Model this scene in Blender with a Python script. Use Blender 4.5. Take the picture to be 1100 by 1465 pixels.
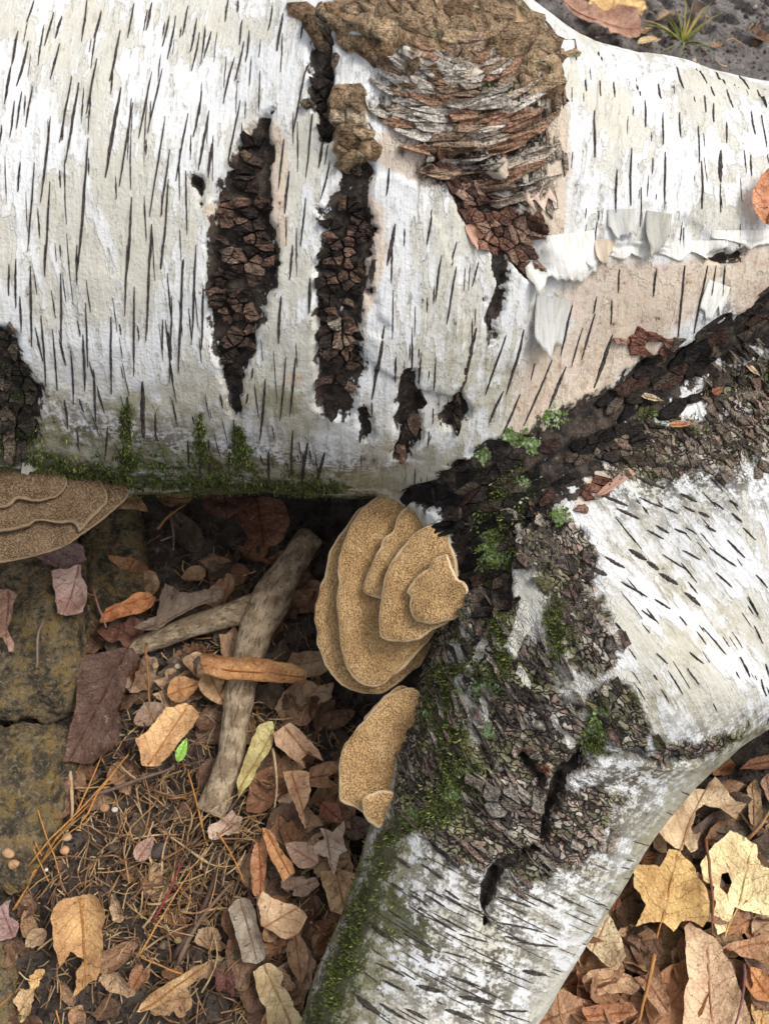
import bpy, bmesh, math, random
import numpy as np
from mathutils import Vector, Matrix
from mathutils.geometry import delaunay_2d_cdt

# ------------------------------------------------------------------ scene, camera, light
scene = bpy.context.scene
for o in list(bpy.data.objects):
    bpy.data.objects.remove(o)
COL = scene.collection
R = math.radians
random.seed(7)
rng = np.random.default_rng(11)

TILT, CAM_Z, FPX = R(25), 0.83, 1321.0        # tilt from straight down, height, focal length in photo pixels
W0, H0 = 1100.0, 1465.0
cam = bpy.data.cameras.new('camera')
camo = bpy.data.objects.new('camera', cam)
COL.objects.link(camo)
camo.location = (0, 0, CAM_Z)
camo.rotation_euler = (TILT, 0, 0)
cam.sensor_fit = 'VERTICAL'
cam.sensor_height = 36
cam.lens = 36 * FPX / H0
cam.clip_start, cam.clip_end = 0.02, 500
cam.dof.use_dof = True
cam.dof.focus_distance = 0.66
cam.dof.aperture_fstop = 13
scene.camera = camo

SUN_EL, SUN_AZ = R(60), R(78)                 # azimuth measured from +Y towards +X
world = bpy.data.worlds.new('World')
scene.world = world
world.use_nodes = True
wn = world.node_tree
bg = wn.nodes['Background']
sky = wn.nodes.new('ShaderNodeTexSky')
sky.sky_type = 'NISHITA'
sky.sun_disc = False
sky.sun_elevation = SUN_EL
sky.sun_rotation = SUN_AZ
sky.dust_density = 6
sky.air_density = 1.0
hs = wn.nodes.new('ShaderNodeHueSaturation')   # thin white cloud: a paler, greyer sky
hs.inputs['Saturation'].default_value = 0.32
wn.links.new(sky.outputs[0], hs.inputs['Color'])
wn.links.new(hs.outputs[0], bg.inputs[0])
bg.inputs[1].default_value = 0.15
sun = bpy.data.lights.new('sun', 'SUN')
suno = bpy.data.objects.new('sun', sun)
COL.objects.link(suno)
sun.energy = 0.95
sun.angle = R(12)
sun.color = (1.0, 0.975, 0.94)
sd = Vector((math.sin(SUN_AZ) * math.cos(SUN_EL), math.cos(SUN_AZ) * math.cos(SUN_EL), math.sin(SUN_EL)))
suno.rotation_euler = sd.to_track_quat('Z', 'Y').to_euler()
suno.location = sd * 20
vs = scene.view_settings
vs.view_transform = 'Standard'
vs.look = 'None'
vs.exposure = 0.34
vs.gamma = 1.0
scene.render.engine = 'CYCLES'

# ------------------------------------------------------------------ pixels -> directions
CP = np.array([0, 0, CAM_Z])
FW = np.array([0, math.sin(TILT), -math.cos(TILT)])
UP = np.array([0, math.cos(TILT), math.sin(TILT)])
RX = np.array([1.0, 0, 0])

def rays(px, py):
    px = np.asarray(px, float); py = np.asarray(py, float)
    d = FW + ((px - W0 / 2) / FPX)[..., None] * RX + ((H0 / 2 - py) / FPX)[..., None] * UP
    return d / np.linalg.norm(d, axis=-1, keepdims=True)

def on_plane(px, py, p0, n):
    d = rays(px, py)
    t = ((np.asarray(p0) - CP) @ n) / (d @ n)
    return CP + d * t[..., None]

# ------------------------------------------------------------------ noise
def _hash(ix, iy, iz, seed):
    h = (ix * 374761393 + iy * 668265263 + iz * 1274126177 + seed * 974711) & 0xFFFFFFFF
    h = ((h ^ (h >> 13)) * 1274126177) & 0xFFFFFFFF
    h = (h ^ (h >> 16)) & 0xFFFF
    return h.astype(np.float32) / 65535.0

def vnoise(P, scale, seed=0):
    Q = np.asarray(P, float) * scale
    I = np.floor(Q).astype(np.int64)
    F = (Q - I).astype(np.float32)
    U = F * F * (3 - 2 * F)
    out = 0
    for dx in (0, 1):
        wx = U[..., 0] if dx else 1 - U[..., 0]
        for dy in (0, 1):
            wy = U[..., 1] if dy else 1 - U[..., 1]
            for dz in (0, 1):
                wz = U[..., 2] if dz else 1 - U[..., 2]
                out = out + wx * wy * wz * _hash(I[..., 0] + dx, I[..., 1] + dy, I[..., 2] + dz, seed)
    return out * 2 - 1

def fbm(P, scale, octaves=4, seed=0, gain=0.5):
    a, s, t = 1.0, 0.0, 0.0
    for k in range(octaves):
        s = s + a * vnoise(P, scale * 2.03 ** k, seed + k * 17)
        t += a
        a *= gain
    return s / t

def sstep(a, b, x):
    t = np.clip((x - a) / (b - a), 0, 1)
    return t * t * (3 - 2 * t)

# ------------------------------------------------------------------ the fallen birch as a distance field
MAIN = np.array([(-0.78, .524, .250, .216), (-0.3, .518, .248, .209), (0.0, .508, .248, .198), (.15, .490, .255, .143),
                 (.36, .497, .275, .100), (.80, .515, .30, .088)])
LIMB = np.array([(-0.09, -.42, .080, .066), (.022, -.05, .086, .074), (.094, .095, .11, .094), (.160, .210, .150, .118),
                 (.245, .262, .170, .120), (.40, .282, .190, .120), (.80, .31, .21, .12)])
LINK = np.array([(.085, .46, .23, .125), (.145, .27, .16, .105)])

def cone_d(P, a, b):
    pa = P - a[:3]
    ba = b[:3] - a[:3]
    h = np.clip((pa @ ba) / (ba @ ba), 0, 1)
    q = pa - h[..., None] * ba
    return np.sqrt((q * q).sum(-1)) - (a[3] + (b[3] - a[3]) * h), h

def chain_d(P, ch, k=0.03):
    d = None
    for a, b in zip(ch[:-1], ch[1:]):
        e, _ = cone_d(P, a, b)
        d = e if d is None else smin(d, e, k)
    return d

def smin(a, b, k):
    h = np.clip(0.5 + 0.5 * (b - a) / k, 0, 1)
    return b + (a - b) * h - k * h * (1 - h)

BURL = []

def sdf(P):
    P = np.asarray(P, np.float64)
    m = chain_d(P, MAIN)
    l = chain_d(P, LIMB, .014)
    d = smin(m, l, 0.035)
    d = smin(d, chain_d(P, LINK), 0.03)
    for c, r, sc in BURL:
        q = (P - c) / sc
        d = smin(d, (np.sqrt((q * q).sum(-1)) - r) * min(sc), 0.04)
    d = np.maximum(d, np.abs(P[..., 0]) - 0.76)
    d = np.maximum(d, -0.40 - P[..., 1])
    return d

def grad(P, e=0.0015):
    k = np.array([(1, -1, -1), (-1, -1, 1), (-1, 1, -1), (1, 1, 1)], float)
    g = sum(kk * sdf(P + kk * e)[..., None] for kk in k)
    return g / np.maximum(np.linalg.norm(g, axis=-1, keepdims=True), 1e-9)

def trace(px, py, steps=70):
    """Where the ray of a photo pixel meets the bare wood: points, normals, hit flags."""
    d = rays(px, py)
    t = np.full(d.shape[:-1], 0.2)
    for _ in range(steps):
        e = sdf(CP + d * t[..., None])
        t = np.minimum(t + 0.95 * e, 3)
        if (np.abs(e)[t < 3]).max(initial=0) < 2e-4: break
    P = CP + d * t[..., None]
    ok = np.abs(sdf(P)) < 0.003
    return P, grad(P), ok

bp, bn, _ = trace(np.array([640., 735.]), np.array([75., 185.]))
BURL.append((bp[0] - bn[0] * 0.055, 0.10, np.array([1.0, .75, .85])))
b2, n2, _ = trace(np.array([940.]), np.array([1000.]))
BURL.append((b2[0] - n2[0] * .042, .055, np.array([1.25, .85, 1.0])))

def along(P):
    best = np.full(len(P), 9.0); out = np.zeros((len(P), 3)); s0 = 0.0
    for ci, ch in enumerate((MAIN, LIMB)):
        s0 = ci * 5.0
        for a, b in zip(ch[:-1], ch[1:]):
            d, h = cone_d(P, a, b)
            ba = b[:3] - a[:3]; L = np.linalg.norm(ba); t = ba / L
            up = np.array([0, 0, 1.0]); up = up - t * (up @ t); up /= np.linalg.norm(up); sd_ = np.cross(t, up)
            q = P - (a[:3] + h[:, None] * ba)
            ang = np.arctan2(q @ sd_, q @ up)
            r = .2 if ci == 0 else .11
            w = d < best
            best = np.where(w, d, best)
            out[w] = np.stack([s0 + ((P - a[:3]) @ t), ang * r, np.zeros(len(P))], -1)[w]
            s0 += L
    return out

# regions on the wood: rows of (px, py, radius px) become 3-D capsules on the surface
def capsules(rows):
    a = np.array(rows, float)
    P, N, ok = trace(a[:, 0], a[:, 1])
    dep = (P - CP) @ FW
    return np.c_[P, a[:, 2] * dep / FPX]

def cap_mask(P, regs, soft=0.35):
    """1 inside the capsules, falling to 0 at (1+soft) radii (0.5 at the radius)."""
    best = np.full(P.shape[:-1], 9.0)
    for c in regs:
        segs = list(zip(c[:-1], c[1:])) if len(c) > 1 else [(c[0], c[0] + np.array([1e-5, 0, 0, 0]))]
        for a, b in segs:
            m = (1 + soft) * max(a[3], b[3])
            w = ((P > np.minimum(a[:3], b[:3]) - m) & (P < np.maximum(a[:3], b[:3]) + m)).all(-1)
            if not w.any(): continue
            pa = P[w] - a[:3]; ba = b[:3] - a[:3]
            h = np.clip((pa @ ba) / max(ba @ ba, 1e-12), 0, 1)
            q = pa - h[..., None] * ba
            best[w] = np.minimum(best[w], np.sqrt((q * q).sum(-1)) / (a[3] + (b[3] - a[3]) * h))
    return np.clip((1 + soft - best) / (2 * soft), 0, 1)

PX = dict(
 dark=[[(372,175,10),(362,215,24),(350,270,36),(346,340,46),(342,420,44),(333,480,34),(336,545,12),(336,600,6)],
       [(505,255,26),(495,330,38),(487,420,40),(485,510,34),(480,575,26)],
       [(462,60,18),(462,120,18),(468,190,10)],
       [(-20,500,45),(18,560,40),(10,620,42)],
       [(660,265,14),(700,320,26),(745,345,34),(765,385,18)],
       [(722,360,12),(712,450,9),(700,490,5)],
       [(586,540,16),(582,590,18),(578,650,14)], [(650,595,20),(655,570,8)], [(520,585,10),(522,620,10)],
       [(640,235,16),(690,262,14),(735,290,12)],
       [(1130,440,45),(1060,490,46),(990,525,42),(930,560,46),(880,610,52),(815,650,56),(745,690,56),(700,725,50),(690,800,46),(700,850,36)],
       [(760,640,20),(700,660,22),(640,690,20)],
       [(285,260,10),(290,290,8)],[(385,160,3),(372,185,8)],[(300,350,5),(320,345,10)],[(398,380,4),(380,390,10)],[(535,330,4),(520,340,8)],[(548,360,3),(525,365,8)],[(455,300,4),(470,310,8)],[(545,420,3),(520,420,8)],[(450,380,4),(465,390,8)], [(1020,362,8),(1060,368,8)],[(700,430,5),(712,480,4)],
       [(590,712,16),(615,715,24),(645,705,30),(650,750,34),(660,830,26)],[(845,1076,9),(805,1112,13),(788,1165,9),(770,1210,8),(700,1255,11),(690,1330,4)],[(850,1080,8),(910,1076,6),(990,1084,4)],[(745,1085,8),(775,1120,8)]],  # the row along the elbow crease paints in the overhang's shadow line
 rough=[[(610,940,40),(620,1040,60),(640,1120,70),(720,1170,80),(790,1190,60)],[(690,880,50),(720,960,80),(770,1060,80)],
        [(850,930,34),(825,860,34),(800,790,46),(760,760,50)],[(875,1010,38),(905,1060,26)],[(850,1150,36),(830,1210,30)],
        [(640,120,95),(720,170,75)],[(655,210,60),(740,262,40)],
        [(900,650,40),(1000,640,52),(1110,610,66)],[(1040,560,40),(1110,540,50)],[(960,1078,26),(1050,1058,22)],
        [(600,1160,30),(640,1200,24),(760,1240,30)],[(640,880,40),(618,930,50),(602,1000,50),(592,1080,50),(582,1150,40)]],
 pepper=[[(560,1230,70),(520,1340,80),(480,1460,90)],[(600,1300,70),(620,1400,60)],[(720,1330,70),(690,1430,70)],[(640,1230,60),(760,1270,50)],[(880,1120,100),(830,1230,80)],[(900,1110,60),(980,1095,50)],[(1000,1075,60),(1080,1050,50)],
        [(900,700,40),(1050,680,50)],[(860,500,60),(820,560,60)],[(1060,420,60)],[(100,620,50),(300,650,50),(500,680,50)]],
 crust=[[(470,30,26),(520,15,40),(620,20,60),(720,30,55),(770,70,34),(785,120,20)],[(600,75,34)],[(500,150,26),(505,210,30)],[(560,60,40)]],
 moss=[[(-10,640,40),(60,664,30),(150,684,34),(230,692,38),(320,696,34),(400,698,30),(480,700,28)],
       [(285,592,4),(288,640,7),(300,670,14)],[(340,612,4),(346,650,8),(352,676,12)],[(182,580,3),(180,640,6),(184,672,12)],
       [(690,670,14),(730,700,26),(700,760,28),(700,810,26)],[(640,960,22),(635,1030,28),(660,1100,28),(640,1150,24),(590,1170,20)],
       [(560,1190,26),(520,1290,40),(485,1380,44),(455,1460,50)],[(715,880,12),(720,960,16),(600,960,14)],[(850,1060,16)],
       [(790,860,14),(800,930,12)],[(930,590,12),(1010,620,10)],[(560,1310,24),(600,1340,20)]],
 algae=[[(-20,600,60),(100,650,45),(250,665,45),(400,680,40),(560,690,40),(640,660,30)],[(565,1190,40),(530,1300,55),(495,1400,60),(470,1480,70)],
        [(640,1020,60),(670,1130,60)],[(180,580,25)],[(400,570,30)]],
 pink=[[(860,430,60),(930,440,60),(1000,400,40),(860,500,60),(800,560,60),(760,600,40)],[(1080,400,50)],
       [(870,680,14),(830,720,10)],[(920,500,34)],[(700,280,30),(740,340,34)],[(830,900,30),(850,930,30)],[(420,540,14)],[(775,285,24)],[(772,110,34),(786,220,34),(780,310,30)],[(560,215,26),(620,240,26)],[(372,195,26),(392,250,22),(398,330,14)],[(525,300,26),(530,370,24),(520,440,16)],[(310,300,16)]],
 grime=[[(640,480,40),(700,560,60),(740,600,40)],[(80,560,50),(180,600,50),(320,570,40),(420,600,60)],[(560,620,60)],
        [(560,1320,60),(520,1400,60),(600,1380,50)],[(620,1240,50)],[(900,1130,70),(830,1260,50)],[(900,780,26),(1050,900,30),(960,930,30)],
        [(940,1010,50)],[(780,240,26),(790,320,26)],[(640,1380,90),(720,1300,80),(690,1440,90)],[(800,1200,60),(880,1150,60)]],
 sheet=[[(790,130,40),(800,250,60),(830,330,60)],[(860,130,80),(900,250,90),(920,300,60)],[(1000,150,90),(1040,260,90),(1060,300,55)],[(1180,180,90),(1180,300,60)],
        [(560,300,50),(590,400,60),(620,480,50),(640,540,26),(570,500,40)]],
 groove=[[(845,1078,7),(805,1112,10),(788,1165,7),(770,1210,6)],[(850,1082,8),(910,1080,9),(1000,1090,7)],[(700,1255,8),(690,1330,4)]],
 white=[[(735,935,10),(745,895,17),(752,865,8)],[(722,915,7),(726,950,4)],[(688,925,10),(680,960,6)],[(692,985,6),(700,1040,5)],[(745,960,7),(755,985,4)],[(820,1060,7),(780,1010,6)],[(620,1130,5),(660,1180,5)]],
)
REG = {k: [capsules(r) for r in v] for k, v in PX.items()}

def masks(P):
    wob = np.stack([fbm(P, 70, 3, s) for s in (1, 2, 3)], -1) * 0.006
    Q = P + wob
    return {k: cap_mask(Q, REG[k], dict(sheet=.12, algae=.7, grime=.7, moss=.85, pink=.6, crust=.3, pepper=.9, rough=.45).get(k, .4)) for k in REG}

def disp(P, M=None, A=None):
    """How far the bark stands out from the bare wood (metres)."""
    M = M or masks(P)
    if A is None: A = along(P.reshape(-1, 3)).reshape(P.shape)
    d = 0.0035 * fbm(P, 14, 3, 5) + 0.0011 * fbm(P, 60, 3, 9)
    dark = M['dark']
    ridge = 1 - np.abs(fbm(P, 130, 3, 21)) * 2.2
    d = d - 0.0070 * sstep(.3, .75, dark) + 0.0032 * dark * fbm(P, 160, 3, 31)
    fl = np.abs(fbm(A * (1, .22, 1) + .01 * fbm(P, 30, 2, 43)[..., None], 95, 3, 42))
    d = d + M['rough'] * (0.0030 * fbm(P, 90, 4, 41) + 0.0085 * (fl - .22)) - .009 * sstep(.3, .8, M['groove'])
    d = d + M['crust'] * (0.004 + 0.007 * np.abs(fbm(P, 75, 3, 51)))
    d = d + 0.0022 * sstep(.35, .65, M['sheet'])
    return d

def surf(px, py, lift=0.0):
    P, N, ok = trace(np.asarray(px, float), np.asarray(py, float))
    return P + N * (disp(P) + lift)[..., None], N, ok

# ------------------------------------------------------------------ the ground as a height field
def gpx(px, py, z=0.0):
    return on_plane(np.asarray(px, float), np.asarray(py, float), (0, 0, z), np.array([0, 0, 1.0]))

def height(x, y):
    P = np.stack([x, y, np.zeros_like(x)], -1)
    h = 0.010 * fbm(P, 7, 3, 71) + 0.0075 * fbm(P, 38, 4, 73)
    cl = fbm(P, 95, 3, 77)
    h = h + 0.006 * np.clip(cl, 0, 1)
    mud = sstep(.68, .76, y + .0 * x)
    # cleat marks pressed into the mud behind the log
    u = (x * .8 + y * .6) * 1.0
    v = (-x * .6 + y * .8) * 1.0
    wob = 0.045 * fbm(P, 9, 3, 79)
    tread = np.sin((u + wob) * 2 * math.pi / .034) * np.sin((v * .5 + wob) * 2 * math.pi / .06)
    zone = sstep(.22, .30, x) * sstep(.78, .84, y) * sstep(1.45, 1.2, y)
    h = h * (1 - .45 * mud) - 0.016 * zone * sstep(.0, .6, tread) * sstep(-.5, .1, fbm(P, 6, 2, 82)) + .006 * mud * fbm(P, 22, 3, 83)
    far = sstep(1.5, 4, np.hypot(x, y))
    return h + far * 0.05 * vnoise(P, .6, 80)

def hz(x, y):
    return float(height(np.array([x]), np.array([y]))[0])

# ------------------------------------------------------------------ object helpers
def lin(*c):
    """sRGB 0-255 -> linear"""
    r = []
    for v in c:
        v /= 255.0
        r.append(v / 12.92 if v <= .04045 else ((v + .055) / 1.055) ** 2.4)
    return tuple(r)

ORIGIN = {}

def empty(name, loc):
    o = bpy.data.objects.new(name, None)
    COL.objects.link(o)
    o.location = tuple(float(v) for v in loc)
    o.empty_display_size = 0.02
    ORIGIN[o.name] = np.array(loc, float)
    return o

def mesh_obj(name, V, F, mat, parent=None, smooth=True, attrs=None, origin=None):
    """V in world metres. attrs: {name: per-vertex floats or (n,3) colours}."""
    V = np.asarray(V, float)
    if parent is not None:
        base = ORIGIN[parent.name]
        org = base if origin is None else np.asarray(origin, float)
    else:
        base = np.zeros(3)
        org = origin if origin is not None else np.array([V[:, 0].mean(), V[:, 1].mean(), V[:, 2].min()])
    me = bpy.data.meshes.new(name)
    L = V - org
    if isinstance(F, np.ndarray):
        n, k = F.shape
        me.vertices.add(len(L)); me.vertices.foreach_set('co', L.astype(np.float32).ravel())
        me.loops.add(n * k); me.loops.foreach_set('vertex_index', F.astype(np.int32).ravel())
        me.polygons.add(n)
        me.polygons.foreach_set('loop_start', np.arange(0, n * k, k, dtype=np.int32))
        me.polygons.foreach_set('loop_total', np.full(n, k, np.int32))
        me.update(calc_edges=True)
    else:
        me.from_pydata([tuple(v) for v in L], [], [tuple(int(i) for i in f) for f in F])
        me.update()
    me.polygons.foreach_set('use_smooth', np.full(len(me.polygons), smooth))
    for k, a in (attrs or {}).items():
        a = np.asarray(a, np.float32)
        if a.ndim == 1:
            at = me.attributes.new(k, 'FLOAT', 'POINT'); at.data.foreach_set('value', a)
        else:
            at = me.attributes.new(k, 'FLOAT_VECTOR', 'POINT'); at.data.foreach_set('vector', a.ravel())
    if mat:
        me.materials.append(mat)
    o = bpy.data.objects.new(name, me)
    COL.objects.link(o)
    o.location = tuple(org - base)
    if parent is not None:
        o.parent = parent
    ORIGIN[o.name] = np.array(org, float)
    return o

def tag(o, label=None, cat=None, group=None, kind=None):
    if label: o['label'] = label
    if cat: o['category'] = cat
    if group: o['group'] = group
    if kind: o['kind'] = kind
    return o

class Acc:
    """collects many small shapes into one mesh"""
    def __init__(s): s.V, s.F, s.n, s.A = [], [], 0, []
    def add(s, V, F, tint=None):
        V = np.asarray(V, float)
        s.V.append(V); s.F += [tuple(i + s.n for i in f) for f in F]
        if tint is not None: s.A.append(np.broadcast_to(np.asarray(tint, float), (len(V), 3)))
        s.n += len(V)
    def build(s, name, mat, parent=None, smooth=False):
        at = {'tint': np.concatenate(s.A)} if s.A else None
        return mesh_obj(name, np.concatenate(s.V), s.F, mat, parent, smooth, at)

def tube(path, rad, sides=7, wob=0.0, seed=0, cap=True):
    path = np.asarray(path, float); n = len(path)
    rad = np.broadcast_to(np.asarray(rad, float), (n,)).copy()
    T = np.gradient(path, axis=0); T /= np.maximum(np.linalg.norm(T, axis=1, keepdims=True), 1e-9)
    ref = np.array([0.02, 0.05, 1.0]) if abs(T[0][2]) < .9 else np.array([1.0, 0, 0])
    V = []
    for i in range(n):
        a = np.cross(T[i], ref); a /= np.linalg.norm(a); b = np.cross(a, T[i])
        for k in range(sides):
            t = 2 * math.pi * k / sides
            V.append(path[i] + rad[i] * (a * math.cos(t) + b * math.sin(t)))
    V = np.array(V)
    if wob:
        ax = np.repeat(path, sides, 0)
        V = ax + (V - ax) * (1 + wob * fbm(V, .35 / max(rad.max(), 1e-4), 3, seed))[:, None]
    F = []
    for i in range(n - 1):
        for k in range(sides):
            k2 = (k + 1) % sides
            F.append((i * sides + k, i * sides + k2, (i + 1) * sides + k2, (i + 1) * sides + k))
    if cap:
        F.append(tuple(range(sides))[::-1]); F.append(tuple((n - 1) * sides + k for k in range(sides)))
    return V, F

def spline(pts, n):
    pts = np.asarray(pts, float)
    t = np.linspace(0, len(pts) - 1, n)
    i = np.clip(t.astype(int), 0, len(pts) - 2); f = (t - i)[:, None]
    p0 = pts[np.maximum(i - 1, 0)]; p1 = pts[i]; p2 = pts[i + 1]; p3 = pts[np.minimum(i + 2, len(pts) - 1)]
    return .5 * (2 * p1 + (p2 - p0) * f + (2 * p0 - 5 * p1 + 4 * p2 - p3) * f ** 2 + (3 * p1 - p0 - 3 * p2 + p3) * f ** 3)

# ------------------------------------------------------------------ material helpers
class NB:
    def __init__(s, name):
        s.m = bpy.data.materials.new(name); s.m.use_nodes = True
        s.t = s.m.node_tree; s.N = s.t.nodes; s.L = s.t.links
        s.bsdf = s.N['Principled BSDF']; s.out = s.N['Material Output']
        s.bsdf.inputs['Specular IOR Level'].default_value = 0.25
    def _in(s, sock, v):
        if isinstance(v, bpy.types.NodeSocket): s.L.new(v, sock)
        elif v is not None:
            if hasattr(sock.default_value, '__len__') and len(sock.default_value) == 4 and len(v) == 3: v = (*v, 1)
            sock.default_value = v
    def attr(s, name, vec=False):
        n = s.N.new('ShaderNodeAttribute'); n.attribute_name = name
        return n.outputs['Vector'] if vec else n.outputs['Fac']
    def pos(s, kind='Object'):
        if kind == 'World': return s.N.new('ShaderNodeNewGeometry').outputs['Position']
        return s.N.new('ShaderNodeTexCoord').outputs[kind]
    def mapv(s, v, scale=(1, 1, 1), loc=(0, 0, 0)):
        n = s.N.new('ShaderNodeMapping'); s._in(n.inputs['Vector'], v)
        n.inputs['Scale'].default_value = scale; n.inputs['Location'].default_value = loc
        return n.outputs[0]
    def noise(s, v, scale, detail=4, rough=.55, dist=0.0, col=False):
        n = s.N.new('ShaderNodeTexNoise'); s._in(n.inputs['Vector'], v)
        n.inputs['Scale'].default_value = scale; n.inputs['Detail'].default_value = detail
        n.inputs['Roughness'].default_value = rough; n.inputs['Distortion'].default_value = dist
        return n.outputs['Color' if col else 'Fac']
    def voro(s, v, scale, feature='F1', out='Distance', rnd=1.0):
        n = s.N.new('ShaderNodeTexVoronoi'); n.feature = feature; s._in(n.inputs['Vector'], v)
        n.inputs['Scale'].default_value = scale; n.inputs['Randomness'].default_value = rnd
        return n.outputs[out]
    def math(s, op, a, b=None, clamp=False):
        n = s.N.new('ShaderNodeMath'); n.operation = op; n.use_clamp = clamp
        s._in(n.inputs[0], a); s._in(n.inputs[1], b)
        return n.outputs[0]
    def rng(s, v, a, b, c=0.0, d=1.0):
        n = s.N.new('ShaderNodeMapRange'); n.interpolation_type = 'SMOOTHSTEP'
        s._in(n.inputs['Value'], v)
        for k, x in zip(('From Min', 'From Max', 'To Min', 'To Max'), (a, b, c, d)): n.inputs[k].default_value = x
        return n.outputs[0]
    def mix(s, f, a, b, mode='MIX'):
        n = s.N.new('ShaderNodeMix'); n.data_type = 'RGBA'; n.blend_type = mode
        s._in(n.inputs[0], f); s._in(n.inputs[6], a); s._in(n.inputs[7], b)
        return n.outputs[2]
    def vadd(s, a, b, sc):
        m = s.N.new('ShaderNodeVectorMath'); m.operation = 'MULTIPLY_ADD'
        s._in(m.inputs[0], b); m.inputs[1].default_value = (sc, sc, sc); s._in(m.inputs[2], a)
        return m.outputs[0]
    def bump(s, h, dist, strength=1.0, prev=None):
        n = s.N.new('ShaderNodeBump'); n.inputs['Strength'].default_value = strength
        n.inputs['Distance'].default_value = dist
        s._in(n.inputs['Height'], h)
        if prev is not None: s.L.new(prev, n.inputs['Normal'])
        return n.outputs[0]
    def done(s, col, rough=.8, normal=None, spec=None):
        s._in(s.bsdf.inputs['Base Color'], col); s._in(s.bsdf.inputs['Roughness'], rough)
        if normal is not None: s.L.new(normal, s.bsdf.inputs['Normal'])
        if spec is not None: s.bsdf.inputs['Specular IOR Level'].default_value = spec
        return s.m

def edge(n, mask, noise, amp=.6, w=.08):
    """a soft vertex mask made ragged by a noise"""
    v = n.math('ADD', mask, n.math('MULTIPLY', n.math('SUBTRACT', noise, .5), amp))
    return n.rng(v, .5 - w, .5 + w)

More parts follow.
